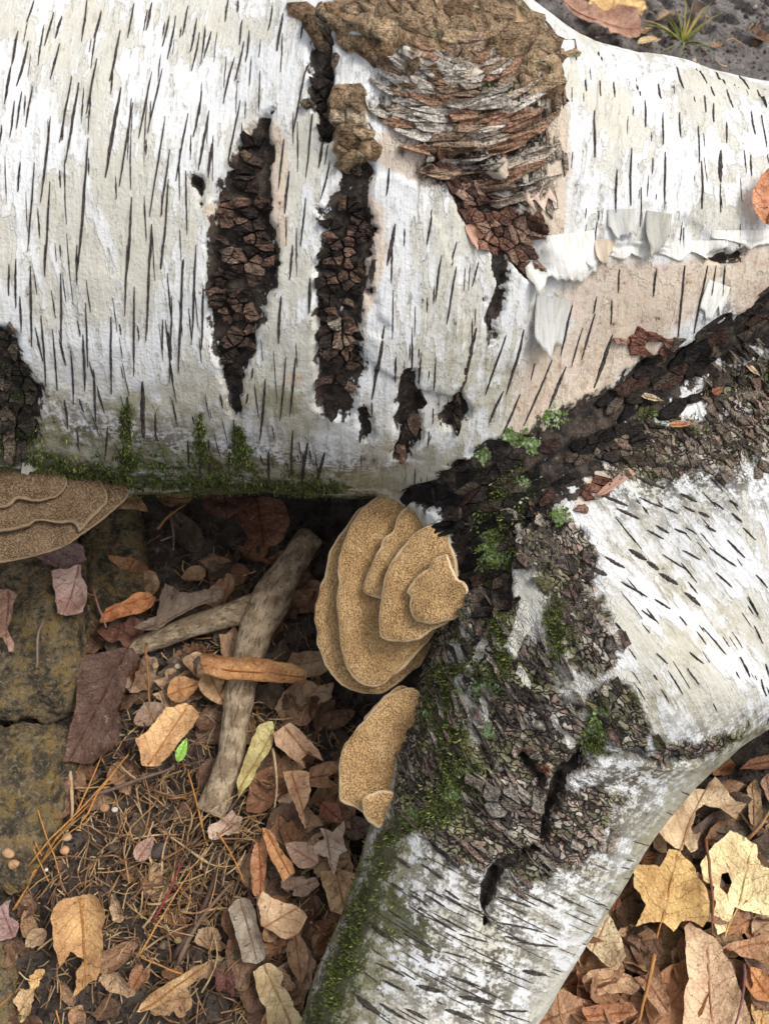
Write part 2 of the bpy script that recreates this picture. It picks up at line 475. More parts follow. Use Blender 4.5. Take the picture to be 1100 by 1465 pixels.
# ------------------------------------------------------------------ materials
def bark_material():
    n = NB('birch_bark')
    P = n.pos('World'); A = n.attr('along', True)          # along: (axis, round the log, 0) metres
    st = n.noise(n.mapv(A, (170, 24, 0)), 1, 5, .65)       # paper streaks running round the log
    st2 = n.noise(n.mapv(A, (620, 62, 3)), 1, 3, .6)
    big = n.noise(n.mapv(A, (20, 11, 1)), 1, 5, .66, .5)
    fine = n.noise(P, 420, 3, .65)
    med = n.noise(P, 120, 4, .62)
    white, cool, cream, grey = (.70, .71, .71), (.60, .645, .715), (.55, .53, .45), (.44, .43, .395)
    bs = n.math('ADD', big, n.math('MULTIPLY', st, .45))
    c = n.mix(n.rng(bs, .66, .84), white, cream)
    c = n.mix(n.rng(bs, .60, .48), c, cool)
    ms = n.math('ADD', med, n.math('MULTIPLY', st, .6))
    mc_ = n.math('SUBTRACT', ms, .30); bc_ = n.math('SUBTRACT', bs, .225)
    lay1 = n.rng(bs, .735, .755); lay2 = n.rng(st, .575, .60); lay3 = n.rng(ms, .90, .93)
    c = n.mix(n.math('MULTIPLY', lay1, .38), c, cream)
    c = n.mix(n.math('MULTIPLY', lay2, .32), c, (.60, .58, .51))
    c = n.mix(n.math('MULTIPLY', lay3, .50), c, grey)
    c = n.mix(n.rng(st2, .52, .68, 0, .6), c, (.52, .49, .41))
    c = n.mix(n.rng(st2, .42, .30, 0, .5), c, (.78, .785, .785))
    c = n.mix(n.rng(fine, .70, .76, 0, .6), c, (.30, .27, .22))
    # peppery soot and grime
    g = n.math('MULTIPLY', n.attr('grime'), n.rng(ms, .62, .95))
    c = n.mix(n.math('MULTIPLY', g, .7), c, (.40, .36, .25))
    sp = n.math('MULTIPLY', n.attr('pepper'), n.rng(n.math('ADD', n.math('MULTIPLY', fine, .55), n.math('MULTIPLY', ms, .55)), .655, .77))
    c = n.mix(n.math('MULTIPLY', sp, .9), c, (.055, .046, .036))
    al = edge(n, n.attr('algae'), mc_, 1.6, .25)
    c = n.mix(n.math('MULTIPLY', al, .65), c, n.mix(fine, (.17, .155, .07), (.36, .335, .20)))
    # inner bark under peeled sheets
    pk = edge(n, n.attr('pink'), bc_, .9, .2)
    pc = n.mix(n.rng(st2, .35, .68), (.62, .47, .37), (.58, .50, .36))
    pc = n.mix(n.rng(med, .55, .72, 0, .7), pc, (.40, .23, .16))
    c = n.mix(n.math('MULTIPLY', pk, .8), c, pc)
    # rough, crackled grey bark
    wv = n.vadd(n.mapv(A, (1, .42, 0)), n.noise(P, 90, 2, .5, 0, True), .012)
    cr = n.voro(wv, 300, 'DISTANCE_TO_EDGE')
    cell = n.voro(wv, 300, 'F1', 'Color')
    crk = n.rng(cr, .02, .15)
    ro = edge(n, n.attr('rough'), mc_, 1.2, .20)
    sepc = n.N.new('ShaderNodeSeparateColor'); n.L.new(cell, sepc.inputs[0])
    rc = n.mix(n.rng(sepc.outputs[0], .15, .95), (.10, .08, .066), (.54, .48, .41))
    rc = n.mix(n.rng(sepc.outputs[1], .62, .72, 0, .7), rc, (.42, .26, .205))
    rc = n.mix(n.rng(bc_, .44, .58, 0, .7), rc, (.24, .25, .10))
    rc = n.mix(n.rng(med, .50, .64, 0, .8), rc, (.045, .037, .031))
    rc = n.mix(n.rng(fine, .40, .56, .5, 0), rc, (.06, .048, .04))
    rc = n.mix(crk, (.016, .013, .011), rc)
    c = n.mix(ro, c, rc)
    # white scraps that survive on the rough bark
    wm = edge(n, n.attr('white'), st, 1.2, .07)
    c = n.mix(wm, c, n.mix(med, (.78, .77, .73), (.55, .50, .37)))
    # dark corky fissures, plus the shadow line painted under the elbow's bulge
    dk = edge(n, n.attr('dark'), mc_, 2.0, .09)
    dc = n.mix(n.rng(med, .4, .7), (.020, .017, .015), (.08, .06, .046))
    dc = n.mix(n.rng(fine, .55, .75, 0, .6), dc, (.20, .15, .12))
    c = n.mix(dk, c, dc)
    ck = edge(n, n.attr('crust'), med, .7, .08)
    cc = n.mix(n.rng(med, .35, .65), (.17, .10, .05), (.34, .23, .13))
    c = n.mix(ck, c, n.mix(n.rng(fine, .5, .7, 0, .6), cc, (.50, .40, .28)))
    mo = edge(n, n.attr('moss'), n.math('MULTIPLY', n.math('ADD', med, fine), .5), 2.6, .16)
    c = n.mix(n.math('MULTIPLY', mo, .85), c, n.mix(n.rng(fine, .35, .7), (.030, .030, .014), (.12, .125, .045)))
    hgt = n.math('ADD', n.math('MULTIPLY', st, .7), n.math('MULTIPLY', fine, .45))
    hgt = n.math('SUBTRACT', hgt, n.math('MULTIPLY', n.math('ADD', lay1, lay2), .30))
    hgt = n.math('ADD', hgt, n.math('MULTIPLY', n.attr('rough'), crk))
    b = n.bump(hgt, .0020, .85)
    return n.done(c, n.mix(n.math('MAXIMUM', ro, dk), (.62,) * 3, (.9,) * 3), b, .25)

def plate_material():
    n = NB('bark_plate')
    P = n.pos('World'); t = n.attr('tint', True)
    med = n.noise(P, 210, 4, .65); fine = n.noise(P, 700, 3, .65)
    lam = n.noise(n.mapv(P, (240, 800, 800)), 1, 3, .6)
    c = n.mix(n.rng(med, .46, .66, 0, .8), t, n.mix(1, t, (.2, .17, .16), 'MULTIPLY'))
    c = n.mix(n.rng(fine, .36, .54, .8, 0), c, n.mix(1, t, (.2, .17, .15), 'MULTIPLY'))
    c = n.mix(n.rng(lam, .56, .68, 0, .6), c, n.mix(1, t, (1.7, 1.62, 1.55), 'MULTIPLY'))
    b = n.bump(n.math('ADD', lam, n.math('ADD', med, n.math('MULTIPLY', fine, .5))), .0034, 1)
    return n.done(c, .88, b, .2)

def simple_noise(name, c0, c1, c2=None, scale=150, rough=.85, dist=.0012, coord='World', spec=.2, stretch=(1, 1, 1)):
    n = NB(name)
    P = n.pos(coord)
    if stretch != (1, 1, 1): P = n.mapv(P, stretch)
    a = n.noise(P, scale, 5, .62); f = n.noise(P, scale * 4, 4, .65)
    c = n.mix(n.rng(a, .36, .64), c0, c1)
    if c2: c = n.mix(n.rng(f, .52, .68), c, c2)
    return n.done(c, rough, n.bump(n.math('ADD', a, n.math('MULTIPLY', f, .5)), dist, .9), spec)

def fungus_material(name, light, mid, dark, rimc, pore=560):
    n = NB(name)
    P = n.pos('World')
    w = n.vadd(P, n.noise(P, 260, 3, .5, 0, True), .004)
    v = n.voro(n.mapv(w, (1, 1, .45)), pore)
    v2 = n.voro(w, pore * .62, 'SMOOTH_F1')
    big = n.noise(P, 45, 4, .6); med = n.noise(P, 130, 4, .6)
    rim = n.attr('rim'); dep = n.attr('inner')
    c = n.mix(n.rng(big, .35, .65), light, mid)
    c = n.mix(n.rng(n.math('ADD', dep, n.math('MULTIPLY', n.math('SUBTRACT', big, .5), .6)), .35, 1.0, 0, .7), c, dark)
    zone = n.noise(n.mapv(n.attr('edge'), (1, 1, 1)), 210, 2, .5)
    c = n.mix(n.rng(zone, .48, .66, 0, .4), c, dark)
    pit = n.math('MULTIPLY', n.rng(v, .40, .80), n.rng(med, .30, .62, .5, 1.0))
    pit = n.math('MULTIPLY', pit, n.rng(rim, .2, .75, 1, .0))
    c = n.mix(n.math('MULTIPLY', pit, .68), c, n.mix(1, dark, (.55, .47, .40), 'MULTIPLY'))
    c = n.mix(n.rng(v2, .05, .28, .35, 0), c, n.mix(1, light, (1.35, 1.3, 1.2), 'MULTIPLY'))
    c = n.mix(n.rng(rim, .22, .8, 0, .82), c, n.mix(n.rng(med, .45, .75), rimc, light))
    h = n.math('SUBTRACT', 1.0, pit)
    b = n.bump(h, .0011, .9); b = n.bump(med, .0012, .6, b)
    return n.done(c, .85, b, .2)

def leaf_material():
    n = NB('dead_leaf')
    oi = n.N.new('ShaderNodeObjectInfo'); base = oi.outputs['Color']; rnd = oi.outputs['Random']
    uv = n.attr('leafpos', True)                          # x across, y along the leaf, metres
    sh = n.N.new('ShaderNodeCombineXYZ'); n._in(sh.inputs[2], n.math('MULTIPLY', rnd, 37))
    Q = n.vadd(uv, sh.outputs[0], 1.0)
    a = n.noise(Q, 38, 5, .6); f = n.noise(Q, 190, 5, .65); m = n.noise(Q, 90, 4, .6)
    hs_ = n.N.new('ShaderNodeHueSaturation'); hs_.inputs['Saturation'].default_value = .84; n.L.new(base, hs_.inputs['Color']); base = hs_.outputs[0]
    c = n.mix(n.rng(a, .35, .68), n.mix(1, base, (.96, .90, .76), 'MULTIPLY'), n.mix(1, base, (1.55, 1.68, 1.50), 'MULTIPLY'))
    c = n.mix(n.rng(m, .54, .72, 0, .5), c, n.mix(1, base, (.74, .60, .46), 'MULTIPLY'))
    c = n.mix(n.rng(f, .58, .70, 0, .8), c, n.mix(1, base, (.28, .23, .19), 'MULTIPLY'))
    c = n.mix(n.rng(f, .40, .30, 0, .35), c, (.75, .62, .45))
    # side veins: chevrons off the midrib
    s = n.N.new('ShaderNodeSeparateXYZ'); n.L.new(uv, s.inputs[0])
    ax = n.math('ABSOLUTE', s.outputs[0])
    ph = n.math('SUBTRACT', s.outputs[1], n.math('MULTIPLY', ax, .8))
    ph = n.math('ADD', ph, n.math('MULTIPLY', n.math('SUBTRACT', a, .5), .03))
    pp = n.math('PINGPONG', ph, .0055)
    vein = n.math('MAXIMUM', n.rng(pp, .0, .0008, 1, 0), n.rng(ax, .0003, .0011, 1, 0))
    net = n.rng(n.voro(Q, 340, 'DISTANCE_TO_EDGE'), 0, .09, .5, 0)
    c = n.mix(n.math('MULTIPLY', vein, .34), c, n.mix(1, base, (.50, .36, .28), 'MULTIPLY'))
    c = n.mix(n.math('MULTIPLY', net, .25), c, n.mix(1, base, (.5, .42, .36), 'MULTIPLY'))
    b = n.bump(n.math('ADD', n.math('MULTIPLY', vein, -.6), n.math('MULTIPLY', n.math('ADD', m, net), .7)), .0009, .8)
    b = n.bump(n.math('ADD', a, m), .006, .7, b)
    n.done(c, .58, b, .35)
    tr = n.N.new('ShaderNodeBsdfTranslucent'); n.L.new(c, tr.inputs[0]); n.L.new(b, tr.inputs['Normal'])
    mx = n.N.new('ShaderNodeMixShader'); mx.inputs[0].default_value = .12
    n.L.new(n.bsdf.outputs[0], mx.inputs[1]); n.L.new(tr.outputs[0], mx.inputs[2])
    n.L.new(mx.outputs[0], n.out.inputs[0])
    return n.m

def soil_material():
    n = NB('soil')
    P = n.pos('World'); mud = n.attr('mud')
    a = n.noise(P, 60, 6, .65); f = n.noise(P, 420, 5, .7); big = n.noise(P, 14, 4, .6); v = n.voro(P, 260)
    c = n.mix(n.rng(a, .35, .65), (.036, .028, .022), (.12, .095, .075))
    c = n.mix(n.rng(big, .45, .65, 0, .6), c, (.085, .060, .045))
    c = n.mix(n.rng(f, .60, .70, 0, .8), c, (.22, .17, .13))
    c = n.mix(n.rng(f, .38, .30, 0, .5), c, (.010, .007, .006))
    mc = n.mix(n.rng(a, .35, .68), (.13, .115, .108), (.25, .225, .21))
    mc = n.mix(n.rng(f, .62, .72, 0, .5), mc, (.30, .27, .25))
    c = n.mix(mud, c, mc)
    b = n.bump(n.math('ADD', f, n.math('MULTIPLY', v, -.8)), .003, .9); b = n.bump(a, .006, .7, b)
    return n.done(c, n.mix(mud, (.85,) * 3, (.55,) * 3), b, .3)

def tint_material(name, rough=.8, scale=200, amp=.6, spec=.25):
    """colour comes from the piece's own tint, broken up by noise"""
    n = NB(name); P = n.pos('World'); t = n.attr('tint', True)
    a = n.noise(P, scale, 4, .6); f = n.noise(P, scale * 4, 3, .6)
    c = n.mix(n.rng(a, .38, .68, 0, amp), t, n.mix(1, t, (.45, .40, .36), 'MULTIPLY'))
    c = n.mix(n.rng(f, .58, .72, 0, .4), c, n.mix(1, t, (1.5, 1.45, 1.4), 'MULTIPLY'))
    return n.done(c, rough, n.bump(n.math('ADD', a, f), .0008, .8), spec)

def wood_material():
    n = NB('weathered_stick')
    A = n.attr('along', True); P = n.pos('World')
    st = n.noise(n.mapv(A, (420, 55, 0)), 1, 5, .65); a = n.noise(P, 70, 5, .65); f = n.noise(P, 380, 4, .65)
    c = n.mix(n.rng(a, .38, .62), (.27, .195, .12), (.54, .42, .28))
    c = n.mix(n.rng(st, .50, .62, 0, .8), c, (.13, .09, .055))
    c = n.mix(n.rng(f, .62, .74, 0, .6), c, (.48, .38, .26))
    c = n.mix(n.rng(f, .36, .28, 0, .6), c, (.06, .045, .035))
    return n.done(c, .8, n.bump(n.math('ADD', st, n.math('MULTIPLY', f, .6)), .0035, 1.0), .2)

def stone_material():
    n = NB('mossy_stone')
    P = n.pos('World')
    a = n.noise(P, 34, 6, .65, .5); f = n.noise(P, 240, 5, .7); m = n.noise(P, 85, 5, .65)
    c = n.mix(n.rng(a, .40, .60), (.10, .078, .05), (.28, .21, .115))
    c = n.mix(n.rng(m, .50, .60, 0, .75), c, (.32, .215, .07))
    c = n.mix(n.rng(m, .46, .36, 0, .9), c, (.05, .045, .028))
    c = n.mix(n.rng(f, .56, .64, 0, .75), c, (.38, .32, .22))
    c = n.mix(n.rng(f, .44, .36, 0, .8), c, (.028, .022, .016))
    b = n.bump(n.math('ADD', m, f), .008, 1.0)
    return n.done(c, .55, b, .4)

M_BARK = bark_material(); M_PLATE = plate_material()
M_LENT = simple_noise('lenticel_cork', (.018, .016, .016), (.075, .062, .055), (.16, .13, .11), 380, .9, .0008)
M_MOSS = tint_material('moss', .8, 500, .5); M_LICHEN = tint_material('lichen', .85, 700, .4)
M_FUN = fungus_material('bracket_pores', (.66, .43, .205), (.52, .32, .14), (.27, .155, .072), (.82, .66, .43), 900)
M_FUN2 = fungus_material('old_bracket_pores', (.20, .135, .078), (.15, .098, .055), (.085, .055, .032), (.27, .195, .12), 800)
M_LEAF = leaf_material(); M_SOIL = soil_material(); M_STRAW = tint_material('dry_straw', .65, 300, .5)
M_WOOD = wood_material(); M_STONE = stone_material(); M_CRUMB = tint_material('soil_crumb', .85, 350, .6)
M_GRASS = tint_material('grass_blade', .6, 120, .3)

def curl_material():
    n = NB('peeled_bark'); A = n.attr('leafpos', True)
    st = n.noise(n.mapv(A, (420, 55, 0)), 1, 5, .62); f = n.noise(A, 500, 4, .6)
    geo = n.N.new('ShaderNodeNewGeometry')
    t = n.attr('tint', True)
    c = n.mix(n.rng(st, .40, .66), t, n.mix(1, t, (.80, .77, .68), 'MULTIPLY'))
    c = n.mix(n.rng(f, .62, .72, 0, .5), c, n.mix(1, t, (.45, .38, .30), 'MULTIPLY'))
    return n.done(c, .6, n.bump(n.math('ADD', st, f), .0005, .6), .3)
M_CURL = curl_material()

# ------------------------------------------------------------------ structure: ground
def graded(a, b, dense0, dense1, step, grow=1.35, limit=60):
    core = np.arange(dense0, dense1 + step / 2, step)
    lo, hi, s = [], [], step
    x = dense0
    while x > -limit: s *= grow; x -= s; lo.append(x)
    s = step; x = dense1
    while x < limit: s *= grow; x += s; hi.append(x)
    return np.array(lo[::-1] + list(core) + hi)

gx = graded(0, 0, -.46, .62, .0032)
gy = graded(0, 0, -.22, .36, .0032)
gy2 = graded(0, 0, .66, 1.15, .0045)
gy = np.unique(np.round(np.concatenate([gy[gy <= .36], np.arange(.37, .66, .012), gy2[gy2 >= .66]]), 5))
GX, GY = np.meshgrid(gx, gy)
GZ = height(GX, GY)
nx, ny = len(gx), len(gy)
idx = np.arange(nx * ny).reshape(ny, nx)
GF = np.stack([idx[:-1, :-1], idx[:-1, 1:], idx[1:, 1:], idx[1:, :-1]], -1).reshape(-1, 4)
mudm = sstep(.60, .72, GY + .03 * fbm(np.stack([GX, GY, GZ], -1), 12, 2, 3)) * sstep(.02, .22, GX)
ground = mesh_obj('ground', np.stack([GX, GY, GZ], -1).reshape(-1, 3), GF, M_SOIL, None, True, {'mud': mudm.ravel()}, origin=np.zeros(3))
tag(ground, 'dark crumbly soil under the birch and the leaf litter', kind='structure')

# ------------------------------------------------------------------ the fallen birch
def surface_nets(lo, hi, h):
    ax = [np.arange(a, b + h, h) for a, b in zip(lo, hi)]
    S = np.empty(tuple(len(a) for a in ax), np.float32)
    yy, zz = np.meshgrid(ax[1], ax[2], indexing='ij')
    for i0 in range(0, len(ax[0]), 24):
        xs = ax[0][i0:i0 + 24]
        Pt = np.empty((len(xs), *yy.shape, 3)); Pt[..., 0] = xs[:, None, None]; Pt[..., 1] = yy; Pt[..., 2] = zz
        cr = sdf(Pt[::3, ::3, ::3]).repeat(3, 0).repeat(3, 1).repeat(3, 2)[:len(xs), :yy.shape[0], :yy.shape[1]]
        near = np.abs(cr) < h * 5.5
        blk = cr.astype(np.float32); blk[near] = sdf(Pt[near]); S[i0:i0 + 24] = blk
    neg = S < 0
    nX, nY, nZ = S.shape
    cnt = np.zeros((nX - 1, nY - 1, nZ - 1), np.uint8)
    for a in (0, 1):
        for b in (0, 1):
            for c in (0, 1):
                cnt += neg[a:nX - 1 + a, b:nY - 1 + b, c:nZ - 1 + c]
    act = (cnt > 0) & (cnt < 8)
    vid = np.full(act.shape, -1, np.int64); I = np.argwhere(act); vid[act] = np.arange(len(I))
    V = np.array(lo) + (I + .5) * h
    F = []
    for axis in range(3):
        s0 = [slice(None)] * 3; s1 = [slice(None)] * 3
        s0[axis] = slice(0, -1); s1[axis] = slice(1, None)
        a, b = neg[tuple(s0)], neg[tuple(s1)]
        E = np.argwhere(a != b)
        o1, o2 = [(1, 2), (2, 0), (0, 1)][axis]
        E = E[(E[:, o1] > 0) & (E[:, o2] > 0) & (E[:, o1] < S.shape[o1] - 1) & (E[:, o2] < S.shape[o2] - 1)]
        def at(d1, d2):
            q = E.copy(); q[:, o1] += d1; q[:, o2] += d2
            return vid[q[:, 0], q[:, 1], q[:, 2]]
        q = np.stack([at(-1, -1), at(0, -1), at(0, 0), at(-1, 0)], -1)
        flip = ~a[tuple(E.T)]
        q[flip] = q[flip][:, ::-1]
        F.append(q)
    return V, np.concatenate(F)

def subdivide(V, F):
    n = len(V)
    e = np.concatenate([F[:, [0, 1]], F[:, [1, 2]], F[:, [2, 3]], F[:, [3, 0]]])
    es = np.sort(e, 1); key = es[:, 0] * n + es[:, 1]
    uk, inv = np.unique(key, return_inverse=True)
    mid = .5 * (V[uk // n] + V[uk % n])
    cen = V[F].mean(1)
    m = (n + inv).reshape(4, -1); c = n + len(uk) + np.arange(len(F))
    G = np.concatenate([np.stack([F[:, k], m[k], c, m[k - 1]], -1) for k in range(4)])
    return np.concatenate([V, mid, cen]), G

def newton(V, it):
    for _ in range(it):
        V = V - grad(V) * sdf(V)[:, None]
    return V

TV, TF = surface_nets((-.79, -.43, -.03), (.79, .78, .52), .0045)
TV = newton(TV, 3)
TV, TF = subdivide(TV, TF)
TV = newton(TV, 1)
TN = grad(TV)
TM = masks(TV)
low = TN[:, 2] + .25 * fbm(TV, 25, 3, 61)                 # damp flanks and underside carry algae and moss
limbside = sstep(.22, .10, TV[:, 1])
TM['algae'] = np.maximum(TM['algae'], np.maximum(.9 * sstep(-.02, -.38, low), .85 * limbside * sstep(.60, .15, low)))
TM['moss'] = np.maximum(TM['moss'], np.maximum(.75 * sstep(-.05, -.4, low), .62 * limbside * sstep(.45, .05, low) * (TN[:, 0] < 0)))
TM['along'] = along(TV)
TD = disp(TV, TM, TM['along'])
birch = empty('fallen_birch', (0, .5, .05))
tag(birch, 'fallen forked birch with peeling white bark, dark fissures and a rough burl', 'tree')
trunk = mesh_obj('trunk', TV + TN * TD[:, None], TF, M_BARK, birch, True, TM)
#PART2
def inside_poly(poly, X, Y):
    c = np.zeros(np.shape(X), bool); n = len(poly); j = n - 1
    for i in range(n):
        xi, yi = poly[i]; xj, yj = poly[j]
        c ^= ((yi > Y) != (yj > Y)) & (X < (xj - xi) * (Y - yi) / (yj - yi + 1e-12) + xi)
        j = i
    return c

# ------------------------------------------------------------------ lenticels: corky dashes across the bark
def zl(rows, ox, oy, sc, wide=0):
    return [(ox + a / sc, oy + b / sc, ox + c / sc, oy + d / sc, (w[0] if w else 0) + wide) for a, b, c, d, *w in rows]
LENT = zl([(100,5,80,70),(155,40,130,135),(178,50,160,110),(55,95,35,190),(35,190,15,300),(85,125,50,250),(172,125,147,232),(250,0,235,120),
 (290,30,270,110),(385,10,365,105),(436,5,418,85),(345,85,315,235),(485,45,465,130),(503,45,480,170),(465,195,425,385),(435,205,400,400),
 (540,18,522,100),(565,55,545,150),(573,95,550,205),(605,90,585,170),(278,170,250,330),(208,222,172,410),(228,240,190,470),(348,250,305,510,1),
 (383,295,345,535),(475,335,430,620),(488,430,462,620),(95,250,75,365),(65,265,48,370),(45,290,30,395),(148,335,118,580),(257,400,222,800),
 (100,465,82,720),(145,520,130,790),(60,465,52,550),(540,325,505,520),(578,280,555,395),(600,320,570,490),(608,415,598,510),(690,290,655,470),
 (672,165,640,300),(695,60,685,130),(700,120,675,235),(715,90,705,180),(780,15,770,90),(810,40,795,150,1),(880,170,840,390),(905,260,875,510),
 (930,380,912,480),(957,320,930,470),(945,460,920,570),(875,565,862,705),(828,490,815,610),(815,400,797,540),(838,705,830,800),(380,565,362,800),
 (485,515,462,770),(435,640,425,800),(525,740,522,800),(655,0,645,65),(683,0,680,40),(875,10,860,110,1),(0,180,-10,260),(8,360,0,420)], 0, 0, 2)
LENT += zl([(28,55,28,145),(48,40,47,180),(90,60,92,290),(60,145,62,250),(120,200,132,400),(152,240,165,420),(175,80,178,305),(130,0,130,90),
 (222,0,222,115),(248,165,252,350),(240,255,243,420),(204,300,212,460),(268,355,275,510),(318,205,320,425),(385,120,383,375),(365,0,357,205),
 (430,0,418,275),(465,0,460,70),(522,45,512,365),(492,145,486,395),(466,215,465,315),(562,0,548,285),(582,120,577,300),(185,445,195,530),
 (800,30,790,120),(838,0,832,95),(806,145,798,280,1),(888,95,885,195),(848,320,830,490),(820,320,803,500),(762,380,745,560,1),(445,480,447,560),
 (408,390,412,560,2),(365,435,370,570,2),(575,480,572,660,3),(538,560,540,640),(598,560,600,665),(655,595,656,660),(880,565,862,690,1),
 (838,530,832,660),(770,590,768,680,1),(712,420,706,450),(725,350,722,380),(1100,230,1065,440,2),(1040,450,1030,560,2),(930,590,905,690,1),
 (670,500,672,650,1),(310,520,300,620),(220,530,225,580)], 0, 350, 2)
LENT += zl([(503,130,510,160),(540,140,545,175),(610,150,615,180),(608,235,610,280),(650,240,650,285),(725,235,728,280),(740,295,743,370),
 (780,245,788,290),(830,200,848,265),(838,330,840,400),(792,330,792,420),(890,200,915,250),(905,290,910,335),(925,260,935,290),(930,310,933,360),
 (945,210,965,255),(970,270,988,320),(970,360,972,415),(890,370,895,470),(900,465,902,600),(955,435,955,525,2),(953,530,953,610,-1),
 (1040,330,1050,395),(1070,340,1085,430),(1065,260,1088,315),(1015,215,1040,260),(797,440,796,590),(700,430,700,590),(660,490,658,610),
 (592,320,592,455,1),(730,540,728,650,-1),(808,620,808,680,-1),(855,650,855,710,-1),(605,635,600,690),(1038,450,1040,510),(570,230,570,265),
 (15,480,5,560),(135,600,120,700),(30,640,8,760,1),(205,690,190,760)], 550, 0, 2)
LENT += zl([(160,30,143,160),(203,60,175,225),(268,50,250,120),(265,240,212,450,2),(402,245,350,430,1),(350,260,290,430),(540,175,505,320),
 (570,240,535,350),(605,200,565,330),(655,260,600,410,2),(860,60,840,265),(925,60,885,255),(950,60,925,200),(780,70,770,150),(675,70,672,140),
 (655,160,650,230),(320,170,300,290,2),(430,340,420,390),(340,420,300,510,1),(480,150,472,215),(610,150,600,200),(80,280,75,370),(390,430,330,560,1),
 (480,330,400,520,1),(975,60,965,160),(520,350,470,470,1)], 550, 350, 2)
LENT_B = zl([(495,95,630,155,2),(350,185,465,235,2),(415,245,515,290,2),(515,195,620,240),(630,240,690,270),(700,180,775,215,2),(715,235,765,260,1),
 (785,258,830,285,1),(850,215,895,250),(920,210,960,235),(930,265,975,305),(550,340,625,380),(590,320,650,355),(675,335,730,360),(725,330,775,360),
 (470,425,550,475,2),(550,480,605,520,2),(605,535,690,585,3),(360,460,450,510,3),(290,495,370,545,3),(435,572,550,645,1),(585,655,655,695),
 (620,450,740,525),(710,430,790,475),(910,385,990,465),(830,420,950,505),(860,530,930,600),(720,620,790,680,3),(800,780,905,900),(525,700,600,755),
 (590,895,640,940),(740,890,800,940),(730,960,780,1035),(970,910,1010,1000),(1030,770,1070,850),(1080,940,1100,1000),(980,330,1040,385),
 (1060,1010,1075,1080),(815,320,860,350),(1040,540,1090,600),(1000,640,1050,720)], 750, 650, 3.143)
LENT_B += zl([(620,455,700,510),(520,425,580,470,1),(700,545,750,580),(575,600,640,645),(580,560,640,600),(630,560,700,605),(690,560,760,600),
 (430,660,520,730,3),(560,700,680,760),(750,700,850,730),(700,760,790,790),(720,850,820,885),(600,880,700,905,2),(750,920,870,945,2),(700,965,800,1000,2),
 (380,910,470,980,3),(470,940,560,1000,1),(880,660,1040,690),(910,710,1010,735),(960,730,1090,740),(880,570,1000,605),(970,830,1050,840,2),
 (900,970,990,970,1),(460,800,560,850,1),(640,640,740,690),(480,860,560,900),(560,960,640,1000,1),(840,800,900,815)], 350, 1050, 2.444)

NS = 15
rows = LENT + LENT_B
tt = np.linspace(0, 1, NS)
lp = np.array([[(a + (c - a) * t + .35 * math.sin(5 * t + i), b + (d - b) * t + .3 * math.sin(4 * t + 2 * i)) for t in tt] for i, (a, b, c, d, w) in enumerate(rows)])
LP, LN, LO = surf(lp[..., 0], lp[..., 1])
for i, (a, b, c, d, w) in enumerate(rows):
    P, N = LP[i], LN[i]
    if not LO[i].all() or np.linalg.norm(np.diff(P, axis=0), axis=1).max() > .02: continue
    T = np.gradient(P, axis=0); T /= np.linalg.norm(T, axis=1, keepdims=True)
    S = np.cross(N, T)
    hw = (.00095 + .00045 * w) * (.7 + .5 * rng.random())
    taper = np.sin(np.pi * np.clip(tt, .02, .98)) ** .45
    V = []
    jag = .78 + .44 * rng.random((NS, 2))
    for k in range(NS):
        wl, wr = hw * taper[k] * jag[k]
        up = .0005 + .0005 * rng.random()
        V += [P[k] + S[k] * wl - N[k] * .0004, P[k] + S[k] * wl * .35 + N[k] * up, P[k] - S[k] * wr * .5 + N[k] * up * .8, P[k] - S[k] * wr - N[k] * .0004]
    F = [(4 * k + j, 4 * k + j + 1, 4 * k + j + 5, 4 * k + j + 4) for k in range(NS - 1) for j in range(3)]
    mesh_obj('lenticel', V, F, M_LENT, trunk, False)

